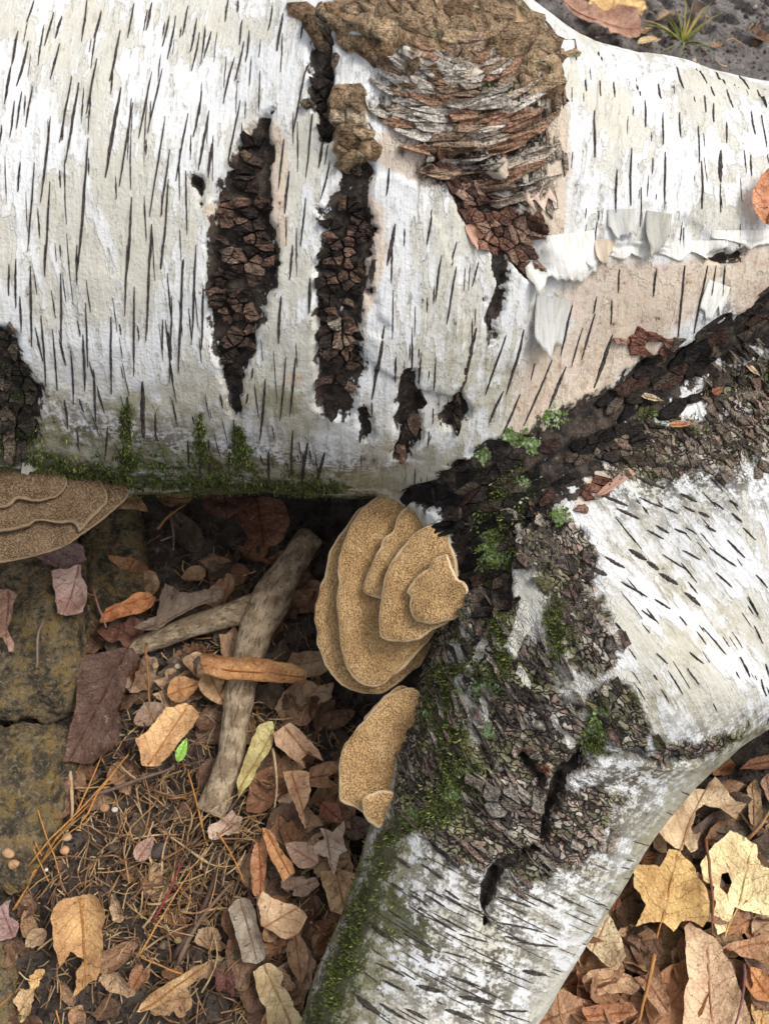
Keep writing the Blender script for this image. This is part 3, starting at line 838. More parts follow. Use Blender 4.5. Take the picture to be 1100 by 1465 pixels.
# more of them, running round the wood from random starts: (zone px, count, length m, half width m)
def lent_random(zone, count, l0, l1, w0, w1, seed):
    r = np.random.default_rng(seed); z = np.array(zone, float)
    xs = r.uniform(z[:, 0].min(), z[:, 0].max(), count * 3); ys = r.uniform(z[:, 1].min(), z[:, 1].max(), count * 3)
    k = inside_poly(z, xs, ys); xs, ys = xs[k][:count], ys[k][:count]
    P0, N0, ok = trace(xs, ys); M0 = masks(P0)
    ok &= (M0['dark'] < .2) & (M0['rough'] < .45) & (M0['crust'] < .2)
    P0 = P0[ok]; n_ = len(P0); K = 9
    D0 = np.zeros((n_, 3)); bd = np.full(n_, 9.0)
    for ch in (MAIN, LIMB):
        for a, b in zip(ch[:-1], ch[1:]):
            d, h = cone_d(P0, a, b); t = (b[:3] - a[:3]) / np.linalg.norm(b[:3] - a[:3]); w = d < bd
            bd = np.where(w, d, bd); D0[w] = t
    L = r.uniform(l0, l1, n_) * r.uniform(.4, 1, n_)
    path = np.zeros((n_, K, 3)); P = P0.copy()
    for j in range(K):
        path[:, j] = P
        N = grad(P); T = np.cross(D0, N) + r.normal(size=(n_, 1)) * .008 * D0; T /= np.linalg.norm(T, axis=1, keepdims=True)
        P = newton(P + T * (L / (K - 1))[:, None], 1)
    N = grad(path); path = path + N * disp(path)[..., None]
    tk = np.linspace(0, 1, K)
    for i in range(n_):
        T = np.gradient(path[i], axis=0); T /= np.maximum(np.linalg.norm(T, axis=1, keepdims=True), 1e-9); S = np.cross(N[i], T)
        hw = r.uniform(w0, w1); tp = np.sin(np.pi * np.clip(tk, .03, .97)) ** .5; V = []
        for j in range(K):
            wl, wr = hw * tp[j] * r.uniform(.75, 1.25, 2); up = .0003 + .0004 * r.random()
            V += [path[i, j] + S[j] * wl - N[i, j] * .0004, path[i, j] + N[i, j] * up, path[i, j] - S[j] * wr - N[i, j] * .0004]
        F = [(3 * j + q, 3 * j + q + 1, 3 * j + q + 4, 3 * j + q + 3) for j in range(K - 1) for q in range(2)]
        EXTRA.append((V, F))
EXTRA = []
lent_random([(0,0),(440,0),(440,660),(0,640)], 110, .012, .05, .0005, .0011, 3)
lent_random([(0,420),(640,480),(640,700),(0,680)], 60, .012, .04, .0006, .0015, 4)
lent_random([(520,250),(700,400),(640,640),(520,640)], 26, .01, .035, .0006, .0013, 5)
lent_random([(800,80),(1100,130),(1100,330),(800,330)], 34, .006, .022, .0004, .0010, 6)
lent_random([(840,720),(1100,640),(1100,1040),(880,980)], 50, .006, .022, .0005, .0013, 7)
lent_random([(560,1220),(860,1200),(990,1110),(800,1465),(470,1465)], 120, .012, .05, .0004, .0010, 8)
allr_ = EXTRA[:max(0, 298 - sum(1 for o in trunk.children if o.name.startswith('lenticel')))]
for V, F in allr_: mesh_obj('lenticel', V, F, M_LENT, trunk, False)
if len(EXTRA) > len(allr_):
    acc = Acc()
    for V, F in EXTRA[len(allr_):]: acc.add(V, F)
    tag(acc.build('fine_lenticels', M_LENT, trunk), kind='stuff')

# ------------------------------------------------------------------ plates of cracked bark
def clip_poly(poly, p, q):
    m = (p[0] + q[0]) / 2, (p[1] + q[1]) / 2
    nx_, ny_ = q[0] - p[0], q[1] - p[1]
    out = []
    for i in range(len(poly)):
        a, b = poly[i], poly[(i + 1) % len(poly)]
        da = (a[0] - m[0]) * nx_ + (a[1] - m[1]) * ny_
        db = (b[0] - m[0]) * nx_ + (b[1] - m[1]) * ny_
        if da <= 0: out.append(a)
        if da * db < 0:
            t = da / (da - db)
            out.append((a[0] + (b[0] - a[0]) * t, a[1] + (b[1] - a[1]) * t))
    return out

def px_inside(x, y, rows, grow=1.0):
    a = np.array(rows, float); best = np.full(np.shape(x), 9.0)
    segs = list(zip(a[:-1], a[1:])) if len(a) > 1 else [(a[0], a[0] + [.01, 0, 0])]
    for p, q in segs:
        bx, by = q[0] - p[0], q[1] - p[1]
        h = np.clip(((x - p[0]) * bx + (y - p[1]) * by) / (bx * bx + by * by + 1e-9), 0, 1)
        best = np.minimum(best, np.hypot(x - p[0] - h * bx, y - p[1] - h * by) / (p[2] + (q[2] - p[2]) * h))
    return best < grow

PLATES = []          # (area px, V, F, tint)
def plates(regions, cell, aspect, ang, tints, hgt, keep=1.0, shrink=.86, grow=1.0, seed=0, avoid=(), pale=False, drop=.28, tip=.22, polar=None, fit=0.0):
    """ang: direction in degrees (image, clockwise from right) along which the plates are long"""
    r = random.Random(seed)
    ca, sa = math.cos(R(ang)), math.sin(R(ang))
    allr = np.array([q for g in regions for q in g], float)
    x0, x1 = allr[:, 0].min() - 90, allr[:, 0].max() + 90
    y0, y1 = allr[:, 1].min() - 90, allr[:, 1].max() + 90
    cx, cy = (x0 + x1) / 2, (y0 + y1) / 2
    ex = math.hypot(x1 - x0, y1 - y0) / 2
    cl, cs = cell * math.sqrt(aspect), cell / math.sqrt(aspect)
    def place(u, v):
        if polar is None: return cx + u * cl * ca - v * cs * sa, cy + u * cl * sa + v * cs * ca
        rr = 150 + v * cs * 1.0; th = math.pi / 2 - u * cl / 190        # arcs round a centre, in photo pixels
        return polar[0] + rr * np.cos(th), polar[1] + rr * np.sin(th)
    pts = []
    for i in range(int(-ex / cl), int(ex / cl) + 1):
        for j in range(int(-ex / cs), int(ex / cs) + 1):
            u = (i + (j % 2) * .5 + r.uniform(-.42, .42)); v = (j + r.uniform(-.42, .42))
            pts.append((u, v))
    pts = np.array([p for p in pts if r.random() > drop])
    X, Y = place(pts[:, 0], pts[:, 1])
    ins = np.zeros(len(pts), bool)
    for g in regions: ins |= px_inside(X + 9 * np.sin(Y * .13) + 5 * np.sin(Y * .41 + X * .2), Y + 8 * np.sin(X * .15), g, grow)
    for g in avoid: ins &= ~px_inside(X, Y, g, 1.15)
    polys, ids = [], []
    for k in np.nonzero(ins)[0]:
        if r.random() > keep: continue
        p = pts[k]
        d2 = ((pts - p) ** 2).sum(1); nb = np.argsort(d2)[1:15]
        poly = [(p[0] + a, p[1] + b) for a, b in ((-1.2, -1.2), (1.2, -1.2), (1.2, 1.2), (-1.2, 1.2))]
        for q in nb: poly = clip_poly(poly, p, pts[q])
        if len(poly) < 3: continue
        ring = []
        for a, b in zip(poly, poly[1:] + poly[:1]):
            L = math.hypot(a[0] - b[0], a[1] - b[1])
            if L < .12: continue
            ring.append(a)
            if L > .45: ring.append(((a[0] + b[0]) / 2 + r.uniform(-.09, .09), (a[1] + b[1]) / 2 + r.uniform(-.09, .09)))
        if len(ring) < 4: continue
        s = shrink * r.uniform(.93, 1.0)
        ring = [(p[0] + (a - p[0]) * s, p[1] + (b - p[1]) * s) for a, b in ring]
        polys.append((p, ring)); ids.append(k)
    if not polys: return
    flat = np.array([q for p, ring in polys for q in (*ring, p)])
    FX, FY = place(flat[:, 0], flat[:, 1])
    P, N, ok = surf(FX, FY)
    if fit:
        inn = np.zeros(len(FX), bool)
        for g in regions: inn |= px_inside(FX, FY, g, fit)
        ok = ok & inn
    i = 0
    for p, ring in polys:
        m = len(ring)
        Q, n_, o_ = P[i:i + m + 1], N[i:i + m + 1], ok[i:i + m + 1]
        ar = .5 * abs(sum(FX[i + k] * FY[i + (k + 1) % m] - FX[i + (k + 1) % m] * FY[i + k] for k in range(m)))
        i += m + 1
        if not o_.all() or np.ptp(Q, axis=0).max() > .06: continue
        nn = n_[-1]; c = Q[-1]
        h = hgt * r.uniform(.78, 1.12)
        tilt = np.array([r.uniform(-1, 1), r.uniform(-1, 1), r.uniform(-1, 1)]) * tip
        base = Q[:-1] - nn * .004
        mid = Q[:-1] + nn * (h * .62)
        top = c + (Q[:-1] - c) * .90
        top = top + nn * h + nn * ((top - c) @ tilt)[:, None] + nn * (np.array([r.uniform(-.16, .16) for _ in range(m)]) * h)[:, None]
        V = np.concatenate([base, mid, top, [top.mean(0)]])
        F = [(k, (k + 1) % m, m + (k + 1) % m, m + k) for k in range(m)]
        F += [(m + k, m + (k + 1) % m, 2 * m + (k + 1) % m, 2 * m + k) for k in range(m)]
        F += [(2 * m + k, 2 * m + (k + 1) % m, 3 * m) for k in range(m)]
        V = V + (vnoise(V, 420, seed) * hgt * .22)[:, None] * nn + .0004 * np.stack([vnoise(V, 500, q) for q in (3, 4, 5)], -1)
        t = np.array(tints[int((vnoise(c[None], 130, seed)[0] * .5 + .5) * .99 * len(tints) + r.uniform(-.7, .7)) % len(tints)]) * r.uniform(.7, 1.2)
        tt_ = np.tile(t, (len(V), 1))
        if pale: tt_[:2 * m] *= (1.7, 1.75, 1.9); tt_ = np.minimum(tt_, .72)
        PLATES.append((ar, V, F, tt_))

D, Rg = PX['dark'], PX['rough']
BROWN = [(.22,.13,.095),(.30,.20,.15),(.13,.085,.065),(.36,.25,.19),(.09,.06,.05),(.42,.34,.28)]
WH = PX['white']
PB = [(.05,.036,.03),(.13,.082,.06),(.25,.16,.115),(.09,.06,.047),(.04,.03,.025),(.18,.11,.08),(.32,.225,.17)]
plates([D[0]], 11.5, 1.5, 12, PB, .0052, .82, .93, 1.1, 1, (), False, .46, .10, None, 1.12)
plates([D[1]], 11.5, 1.25, 4, PB + [(.42,.31,.23),(.36,.32,.26)], .0052, .82, .93, 1.1, 2, (), False, .44, .10, None, 1.10)
plates([D[2]], 14, 1.2, 90, [(.06,.048,.04),(.2,.16,.12),(.045,.036,.03)], .004, .8, .95, .9, 3)
plates([D[3]], 16, 1.2, 80, [(.045,.038,.028),(.08,.066,.05),(.2,.16,.12),(.05,.06,.025)], .0045, .8, .95, .95, 4)
plates([D[4], D[9]], 13, 1.5, 40, [(.26,.13,.09),(.34,.18,.125),(.18,.10,.075),(.42,.27,.2),(.10,.06,.047)], .0032, .93, .97, 1.0, 5)
CREAM = [(.70,.62,.51),(.60,.50,.40),(.76,.69,.60),(.46,.33,.23),(.48,.29,.19),(.78,.72,.63),(.70,.63,.54),(.44,.36,.28)]
BREG = [[(560,150,36),(640,170,52),(710,175,50)],[(590,110,40),(690,110,50)],[(720,150,40),(748,200,36),(745,255,30)],[(640,232,30),(700,262,26)]]
plates(BREG, 17, 4.2, 0, CREAM, .0028, .93, 1.04, .93, 6, polar=(640, -40))
plates([[(775,140,22),(782,210,22),(778,280,20)]], 14, 5.0, 84, [(.60,.53,.44),(.5,.42,.34),(.40,.28,.2)], .0013, .6, .9, 1.0, 7)
BLK = [(.022,.019,.017),(.034,.029,.025),(.018,.016,.015),(.05,.04,.034),(.13,.10,.075),(.09,.05,.038),(.04,.034,.028)]
plates([D[10], D[11], D[-4]], 17, 2.2, -30, BLK, .0028, .5, 1.0, .92, 8)
GREY = [(.17,.14,.115),(.30,.255,.21),(.09,.072,.06),(.25,.175,.145),(.44,.39,.33),(.07,.057,.046),(.15,.145,.07),(.20,.165,.145)]
GASH = D[-3:]  # cracks and the painted overhang shadow line, kept clear of plates
plates([[(605,950,34),(610,1040,50),(610,1110,44)]], 11, 7.0, 74, GREY, .0022, .22, .95, 1.05, 9, WH)
plates([[(690,880,40),(700,960,60),(720,1040,60)],[(770,960,46),(790,1040,40)],[(680,1100,50)]], 11, 6.5, 62, GREY, .0024, .22, .95, 1.05, 19, WH + GASH)
plates([[(680,1140,60),(740,1190,60)],[(600,1160,26),(650,1210,22),(750,1245,24)]], 11, 6.0, 42, GREY, .0024, .24, .95, 1.05, 29, WH + GASH)
plates([[(770,1090,22),(745,1085,18)],[(850,1200,24)]], 11, 1.4, 30, [(.44,.35,.29),(.32,.21,.16),(.48,.42,.35),(.38,.19,.11)], .0028, .8, .97, 1.0, 30, GASH)
plates([[(705,1130,20),(755,1165,26),(715,1165,22)]], 22, 1.5, 35, [(.36,.32,.27),(.26,.22,.18),(.44,.40,.34)], .0060, .6, .95, 1.0, 10, GASH)
plates(Rg[2:4], 14, 1.8, 60, GREY + [(.36,.19,.14),(.42,.26,.19)], .0018, .28, .97, 1.0, 11, GASH)
plates(Rg[7:9], 11, 1.8, 40, [(.22,.18,.135),(.32,.26,.195),(.11,.09,.07),(.38,.32,.26),(.28,.19,.15)], .0016, .4, .95, 1.0, 12)
plates([D[6], D[7], D[8]], 14, 1.6, 90, PB, .0036, .5, .95, .8, 14)
plates([[(905,485,18),(930,500,14),(960,490,14)],[(880,690,12),(840,715,10)]], 13, 1.4, 20, [(.34,.16,.11),(.26,.12,.085),(.42,.25,.19)], .0026, .8, 1.0, 1.0, 15)
CRUSTP = len(PLATES)
plates(PX['crust'], 17, 1.5, 20, [(.40,.27,.155),(.30,.195,.11),(.50,.36,.22),(.44,.31,.19),(.60,.47,.33)], .0022, .97, 1.12, 1.08, 16, (), True, .42, .55)
crust_p = PLATES[CRUSTP:]; bark_p = PLATES[:CRUSTP]
M_CRUST = simple_noise('crust', (.2, .13, .07), (.34, .23, .13), None, 200)
def lay(pl, name, bulk, mat, limit):
    pl.sort(key=lambda q: -q[0])
    for ar, V, F, t in pl[:limit]:
        mesh_obj(name, V, F, mat, trunk, name == 'crust_scale', {'tint': t})
    if len(pl) > limit:
        acc = Acc()
        for ar, V, F, t in pl[limit:]: acc.add(V, F, t)
        tag(acc.build(bulk, mat, trunk, False), kind='stuff')
lay(bark_p, 'bark_plate', 'bark_crumble', M_PLATE, 300)
lay(crust_p, 'crust_scale', 'crust_crumble', M_PLATE, 150)

# ------------------------------------------------------------------ loose curls of peeled bark
def curl(x0, y0, x1, y1, w, lift, tint, ragged=.25, seed=0, bend=1.6, name='bark_curl'):
    r = random.Random(seed)
    nu, nv = 15, 11
    dx, dy = x1 - x0, y1 - y0; L = math.hypot(dx, dy); sx, sy = -dy / L, dx / L
    ph = r.uniform(0, 6)
    k0 = [r.random() for _ in range(5)]
    ends = [1 - ragged * 1.3 * np.interp(i / (nu - 1) * 4, range(5), k0) - .25 * ragged * r.random() - .25 * abs(i / (nu - 1) - .5) for i in range(nu)]
    X = np.zeros((nv, nu)); Y = np.zeros((nv, nu)); H = np.zeros((nv, nu)); U = np.zeros((nv, nu, 3))
    for j in range(nv):
        for i in range(nu):
            t = j / (nv - 1) * ends[i]
            e = i / (nu - 1) - .5
            s = e * w * (1.1 - .35 * t * t + .10 * math.sin(5 * t + ph + 4 * e)) + w * .12 * math.sin(2.2 * t + ph) * t
            X[j, i] = x0 + dx * t + sx * s; Y[j, i] = y0 + dy * t + sy * s
            H[j, i] = .0004 + lift * t ** bend * (1 + .5 * e * math.sin(ph)) + .0016 * math.sin(e * 7 + ph) * t
            U[j, i] = (s * .0005, t * L * .0005, seed * .37)
    P, N, ok = trace(X[0:1].ravel(), Y[0:1].ravel())
    # the sheet leaves the bark along the base row's tangent plane, then lifts
    P0 = P + N * disp(P)[:, None]; n0 = N.mean(0); n0 /= np.linalg.norm(n0); c0 = P0.mean(0)
    Q, QN, qok = surf(X, Y)
    plane = on_plane(X, Y, c0, n0)
    good = qok & (np.linalg.norm(Q - plane, axis=-1) < .02)
    B = np.where(good[..., None], Q, plane)
    V = B + np.where(good[..., None], QN, n0) * H[..., None]
    back = V - n0 * .0006
    V = np.concatenate([V.reshape(-1, 3), back.reshape(-1, 3)])
    n = nu * nv
    F = [(j * nu + i, j * nu + i + 1, (j + 1) * nu + i + 1, (j + 1) * nu + i) for j in range(nv - 1) for i in range(nu - 1)]
    F += [tuple(n + k for k in f[::-1]) for f in F]
    per = [j * nu for j in range(nv)] + [(nv - 1) * nu + i for i in range(1, nu)] + [j * nu + nu - 1 for j in range(nv - 2, -1, -1)]
    F += [(a, b, n + b, n + a) for a, b in zip(per[:-1], per[1:])]
    at = {'leafpos': np.concatenate([U.reshape(-1, 3)] * 2), 'tint': np.tile(np.array(tint), (2 * n, 1))}
    mesh_obj(name, V, F, M_CURL, trunk, True, at)
WHT, GRY, CRM, TAN = (.78,.775,.75), (.52,.52,.50), (.66,.62,.50), (.55,.42,.32)
CURLS = [(800,335,812,440,92,.010,WHT),(792,425,776,516,44,.014,GRY),(886,300,888,384,34,.012,GRY),(940,305,930,378,32,.012,(.42,.41,.37)),
 (845,345,840,388,60,.0025,WHT),(905,345,905,376,70,.002,WHT),(985,344,985,378,90,.0025,WHT),(1062,330,1062,362,90,.003,WHT),(1028,405,1000,482,30,.004,WHT),(862,342,862,382,26,.007,(.6,.5,.38)),
 (48,650,42,690,26,.006,(.72,.69,.6)),
 
 (655,262,680,285,22,.008,(.58,.40,.30)),(762,266,778,308,36,.005,(.66,.5,.41)),(700,240,722,262,40,.005,(.5,.43,.34)),
 (575,95,650,106,34,.004,(.62,.57,.50)),(640,108,700,104,30,.004,(.58,.52,.46)),
 (905,672,845,716,12,.006,(.42,.26,.2)),(680,320,690,370,26,.004,(.5,.3,.22))]
for i, (x0, y0, x1, y1, w, l, t) in enumerate(CURLS): curl(x0, y0, x1, y1, w, l, t, .42 if w > 20 else .1, i + 3)

# ------------------------------------------------------------------ moss and leafy lichen on the bark
def tufts(regions, n, size, tints, nleaf, name, mat, seed, spread=1.25, flat=False):
    r = np.random.default_rng(seed); xs, ys = [], []
    for g, share in regions:
        a = np.array(g, float)
        for _ in range(int(n * share)):
            k = r.integers(0, max(len(a) - 1, 1)); q = a[min(k + 1, len(a) - 1)]
            c = a[k] + (q - a[k]) * r.random()
            an, ra = r.random() * 6.283, abs(r.normal()) * .55 * spread
            xs.append(c[0] + c[2] * ra * math.cos(an)); ys.append(c[1] + c[2] * ra * math.sin(an))
    P, N, ok = surf(np.array(xs), np.array(ys), .0003)
    V, F, A = [], [], []
    cl = fbm(P, 110, 2, seed)
    for k in range(len(xs)):
        if not ok[k] or cl[k] < -.12: continue
        p, nn = P[k], N[k]
        t = np.array(tints[r.integers(len(tints))]) * r.uniform(.6, 1.4)
        a = np.cross(nn, (0.3, .2, .9)); a /= np.linalg.norm(a); b = np.cross(nn, a)
        for _ in range(nleaf):
            th = r.random() * 6.283; d = a * math.cos(th) + b * math.sin(th); e = -a * math.sin(th) + b * math.cos(th)
            s = size * r.uniform(.5, 1.4); o = p + (a * r.normal() + b * r.normal()) * size * .7
            i = len(V)
            if flat:
                V += [o, o + d * s * .6 + e * s * .5 + nn * s * .25, o + d * s * 1.15 + nn * s * r.uniform(.1, .5), o + d * s * .6 - e * s * .5 + nn * s * .3]
            else:
                up = nn * s * r.uniform(.5, 1.3)
                V += [o - e * s * .16, o + d * s * .5 + e * s * .2 + up * .6, o + d * s * .9 + up, o + d * s * .4 - e * s * .22 + up * .55]
            F.append((i, i + 1, i + 2, i + 3)); A += [t] * 4
    tag(mesh_obj(name, V, F, mat, birch, False, {'tint': np.array(A)}), kind='stuff')
ms = PX['moss']
tufts([(ms[0], .40), (ms[1], .03), (ms[2], .04), (ms[3], .03), (ms[4], .10), (ms[5], .13), (ms[6], .12), (ms[7], .05), (ms[8], .02), (ms[9], .03), (ms[10], .02)],
      8500, .0023, [(.10,.14,.03),(.16,.20,.045),(.06,.075,.02),(.22,.25,.07),(.10,.095,.04)], 5, 'moss', M_MOSS, 5)
tufts([([(690,655,8)], .08), ([(685,765,16),(700,800,20)], .26), ([(750,700,20)], .08), ([(800,740,8)], .04), ([(722,620,8),(770,640,10)], .08), ([(665,1110,14),(645,1140,14)], .14),
       ([(592,1170,9)], .07), ([(700,1045,7)], .03), ([(690,990,24)], .06), ([(845,1065,14),(860,1020,10)], .07), ([(610,1020,10)], .05), ([(180,660,30),(270,690,30)], .12),
       ([(345,650,12)], .04), ([(790,600,16)], .03), ([(505,1300,8)], .03)],
      1700, .0021, [(.17,.25,.06),(.26,.34,.15),(.11,.18,.04),(.36,.43,.28)], 5, 'leafy_lichen', M_LICHEN, 9, 1.0, True)

# ------------------------------------------------------------------ bracket fungi
def seg_dist(poly, X, Y):
    best = np.full(X.shape, 9e9); n = len(poly)
    for i in range(n):
        a, b = poly[i], poly[(i + 1) % n]
        d = b - a; h = np.clip(((X - a[0]) * d[0] + (Y - a[1]) * d[1]) / (d @ d + 1e-15), 0, 1)
        best = np.minimum(best, np.hypot(X - a[0] - h * d[0], Y - a[1] - h * d[1]))
    return best

def closed(pts, n):
    p = np.asarray(pts, float); m = len(p)
    return spline(np.concatenate([p[-2:], p, p[:3]]), (m + 4) * 12)[24:24 + m * 12:max(1, m * 12 // n)]

def fill(poly, step, seed=0, holes=(), inset=()):
    """triangles filling a 2-D outline: points, triangles, number of rim points"""
    r = np.random.default_rng(seed)
    lo, hi = poly.min(0), poly.max(0)
    gx_, gy_ = np.meshgrid(np.arange(lo[0], hi[0], step), np.arange(lo[1], hi[1], step * .87))
    gx_ = gx_ + (np.arange(gx_.shape[0]) % 2)[:, None] * step * .5
    gx_ = (gx_ + r.uniform(-.2, .2, gx_.shape) * step).ravel(); gy_ = (gy_ + r.uniform(-.2, .2, gy_.shape) * step).ravel()
    ok = inside_poly(poly, gx_, gy_) & (seg_dist(poly, gx_, gy_) > step * .45)
    for hpoly in holes: ok &= ~inside_poly(hpoly, gx_, gy_) & (seg_dist(hpoly, gx_, gy_) > step * .3)
    pts = [Vector(p) for p in poly]; n = len(pts); ed = [(i, (i + 1) % n) for i in range(n)]
    for hpoly in holes:
        k = len(pts); m = len(hpoly); pts += [Vector(p) for p in hpoly]; ed += [(k + i, k + (i + 1) % m) for i in range(m)]
    if inset:
        dp = np.roll(poly, -1, 0) - np.roll(poly, 1, 0); nr = np.stack([dp[:, 1], -dp[:, 0]], -1); nr /= np.maximum(np.linalg.norm(nr, axis=1, keepdims=True), 1e-9)
        if not inside_poly(poly, *(poly + nr * 1e-4)[len(poly) // 3][:, None])[0]: nr = -nr
        keep = seg_dist(poly, gx_, gy_) > max(inset) + step * .4; ok &= keep
        for q in inset:
            ip = poly + nr * q; g_ = inside_poly(poly, ip[:, 0], ip[:, 1]) & (seg_dist(poly, ip[:, 0], ip[:, 1]) > q * .9)
            pts += [Vector(p) for p in ip[g_]]
    pts += [Vector((x, y)) for x, y in zip(gx_[ok], gy_[ok])]
    v, e, f, *_ = delaunay_2d_cdt(pts, ed, [], 1, 1e-6)
    v = np.array([tuple(p) for p in v]); f = [tuple(t) for t in f]
    if holes:
        c = np.array([v[list(t)].mean(0) for t in f]); bad = np.zeros(len(f), bool)
        for hpoly in holes: bad |= inside_poly(hpoly, c[:, 0], c[:, 1])
        f = [t for t, b in zip(f, bad) if not b]
    c = np.array([v[list(t)].mean(0) for t in f])
    keep = inside_poly(poly, c[:, 0], c[:, 1])
    return v, [t for t, k in zip(f, keep) if k], n

def shelf(parent, outline, c0, n0, attach, thick, mat, seed, name='shelf', wav=.0013, tilt=0.0):
    a = np.cross(n0, (0, 0, 1.0)); a = RX - n0 * (RX @ n0); a /= np.linalg.norm(a); b = np.cross(n0, a)
    o = closed(outline, 150)
    W = on_plane(o[:, 0], o[:, 1], c0, n0) - c0
    poly = np.stack([W @ a, W @ b], -1)
    k = np.arange(len(poly)); q3 = np.c_[poly, np.zeros(len(poly))]
    dp = np.roll(poly, -1, 0) - np.roll(poly, 1, 0); nrm = np.stack([dp[:, 1], -dp[:, 0]], -1); nrm /= np.maximum(np.linalg.norm(nrm, axis=1, keepdims=True), 1e-9)
    poly = poly + nrm * (wav * fbm(q3, 110, 3, seed))[:, None]
    v, f, nb = fill(poly, .0034, seed, (), (.0006, .0015, .0028))
    d = seg_dist(poly, v[:, 0], v[:, 1])
    A = on_plane(np.array([attach[0]]), np.array([attach[1]]), c0, n0)[0] - c0; A = np.array([A @ a, A @ b])
    ra = np.hypot(v[:, 0] - A[0], v[:, 1] - A[1]); ra = ra / ra.max()
    e = .0030
    prof = np.sqrt(np.clip(1 - (1 - np.clip(d / e, 0, 1)) ** 2, 0, 1))
    v3 = np.c_[v, np.zeros(len(v))]
    th = thick * (.75 + .9 * (1 - ra))
    und = .0020 * fbm(v3, 45, 3, seed + 3) + .0007 * np.sin(d / .0065 + 2 * fbm(v3, 40, 2, seed)) * np.clip(d / .01, 0, 1) * np.clip(ra * 1.4 - .3, 0, 1)
    zt = th * .5 * prof + und * prof - .35 * np.clip(d - .006, 0, .02) * .35
    zb = -th * .5 * prof
    sag = -tilt * ra ** 2
    top = c0 + v[:, :1] * a + v[:, 1:2] * b + (zt + sag)[:, None] * n0
    bot = c0 + v[:, :1] * a + v[:, 1:2] * b + (zb + sag)[:, None] * n0
    rim = np.clip(1 - d / (.0030 * (1 + .8 * fbm(v3, 70, 2, seed + 8))), 0, 1)
    n = len(v); remap = np.arange(n) + n; on = d < 1e-6; remap[on] = np.nonzero(on)[0]
    F = f + [tuple(int(remap[i]) for i in t[::-1]) for t in f]
    tn = np.cross(top[f[0][1]] - top[f[0][0]], top[f[0][2]] - top[f[0][0]])
    if tn @ n0 < 0: F = [t[::-1] for t in F]
    inner = np.clip(1 - ra, 0, 1)
    return mesh_obj(name, np.concatenate([top, bot]), F, mat, parent, True, {'rim': np.r_[rim, rim], 'inner': np.r_[inner, inner], 'edge': np.r_[d, d] + .004 * np.r_[fbm(v3, 30, 2, seed + 6), fbm(v3, 30, 2, seed + 6)]})

def zo(rows, ox, oy, sc): return [(ox + a / sc, oy + b / sc) for a, b in rows]
def zf(rows): return zo(rows, 400, 650, 2.6625)
FA = zf([(300,205),(235,290),(180,370),(165,450),(140,510),(128,570),(120,630),(130,680),(125,720),(145,770),(185,840),(230,885),(300,912),(370,915),(430,890),(490,840),(550,780),(600,640),(560,420),(480,240),(400,175)])
FB = zf([(325,185),(265,260),(235,330),(215,400),(215,480),(210,560),(215,640),(220,720),(235,790),(265,850),(310,885),(370,890),(430,850),(490,800),(540,740),(600,660),(620,500),(560,300),(480,150),(390,150)])
FC = zf([(520,165),(470,200),(435,240),(425,290),(385,320),(365,370),(340,420),(320,470),(305,510),(320,530),(360,545),(440,560),(540,520),(610,420),(640,320),(630,230),(600,180),(560,170)])
FD = zf([(590,262),(530,285),(480,330),(440,380),(405,430),(385,490),(375,560),(368,640),(370,690),(400,710),(450,720),(520,710),(570,680),(640,640),(690,560),(680,420),(650,330),(648,290),(625,262)])
FE = zf([(630,378),(580,400),(560,430),(510,470),(475,520),(490,545),(485,575),(500,620),(540,645),(600,645),(660,630),(705,600),(722,530),(705,490),(680,470),(655,430),(645,395)])
FF = zf([(500,885),(430,910),(370,950),(330,1000),(290,1040),(240,1110),(225,1160),(218,1210),(220,1290),(225,1325),(280,1345),(320,1370),(380,1370),(440,1300),(500,1200),(540,1050),(540,930)])
FG = zf([(330,1295),(312,1330),(318,1380),(340,1410),(375,1430),(420,1390),(460,1310),(400,1280)])
FH0 = zf([(470,880),(400,915),(345,970),(320,1010),(360,1040),(450,1000),(520,930)])

def facing(p, dx=0.0, dy=0.0):
    v = CP - p; v = v / np.linalg.norm(v); v = v + np.array([dx, dy, 0]); return v / np.linalg.norm(v)
ap, an, _ = trace(np.array([655.]), np.array([850.])); ap = ap[0]
nf = facing(ap, -.10, .0)
fung = empty('bracket_fungus', ap - nf * .03)
tag(fung, 'large tan bracket fungus with five overlapping tiers growing out of the fork', 'fungus')
for i, (o, off, th) in enumerate(((FA, -.050, .006), (FB, -.034, .007), (FC, -.022, .0055), (FD, -.010, .006), (FE, .003, .006))):
    shelf(fung, o, ap + nf * off, nf, (690, 830), th, M_FUN, 20 + i, tilt=.010)
ap2, _, _ = trace(np.array([583.]), np.array([1090.])); ap2 = ap2[0]
nf2 = facing(ap2, -.10, .0)
fung2 = empty('bracket_fungus', ap2 - nf2 * .03)
tag(fung2, 'smaller pale tan bracket fungus low on the mossy limb, below the tiered one', 'fungus')
for i, (o, off, th) in enumerate(((FH0, -.032, .006), (FF, -.020, .007), (FG, -.008, .006))):
    shelf(fung2, o, ap2 + nf2 * off, nf2, (600, 1090), th, M_FUN, 30 + i, tilt=.006)
ap3, _, _ = trace(np.array([70.]), np.array([655.])); ap3 = ap3[0]
nf3 = facing(ap3, .0, .18)
fung3 = empty('bracket_fungus', ap3 - nf3 * .04)
tag(fung3, 'wide dull brown bracket fungus spreading out under the mossy belly of the log', 'fungus')
FL1 = [(-70,640),(20,640),(90,650),(170,688),(186,708),(158,735),(118,765),(92,782),(55,795),(0,806),(-70,806)]
FL2 = [(-70,640),(20,640),(90,650),(140,680),(155,715),(130,745),(115,762),(105,750),(85,748),(55,745),(40,752),(10,760),(-70,765)]
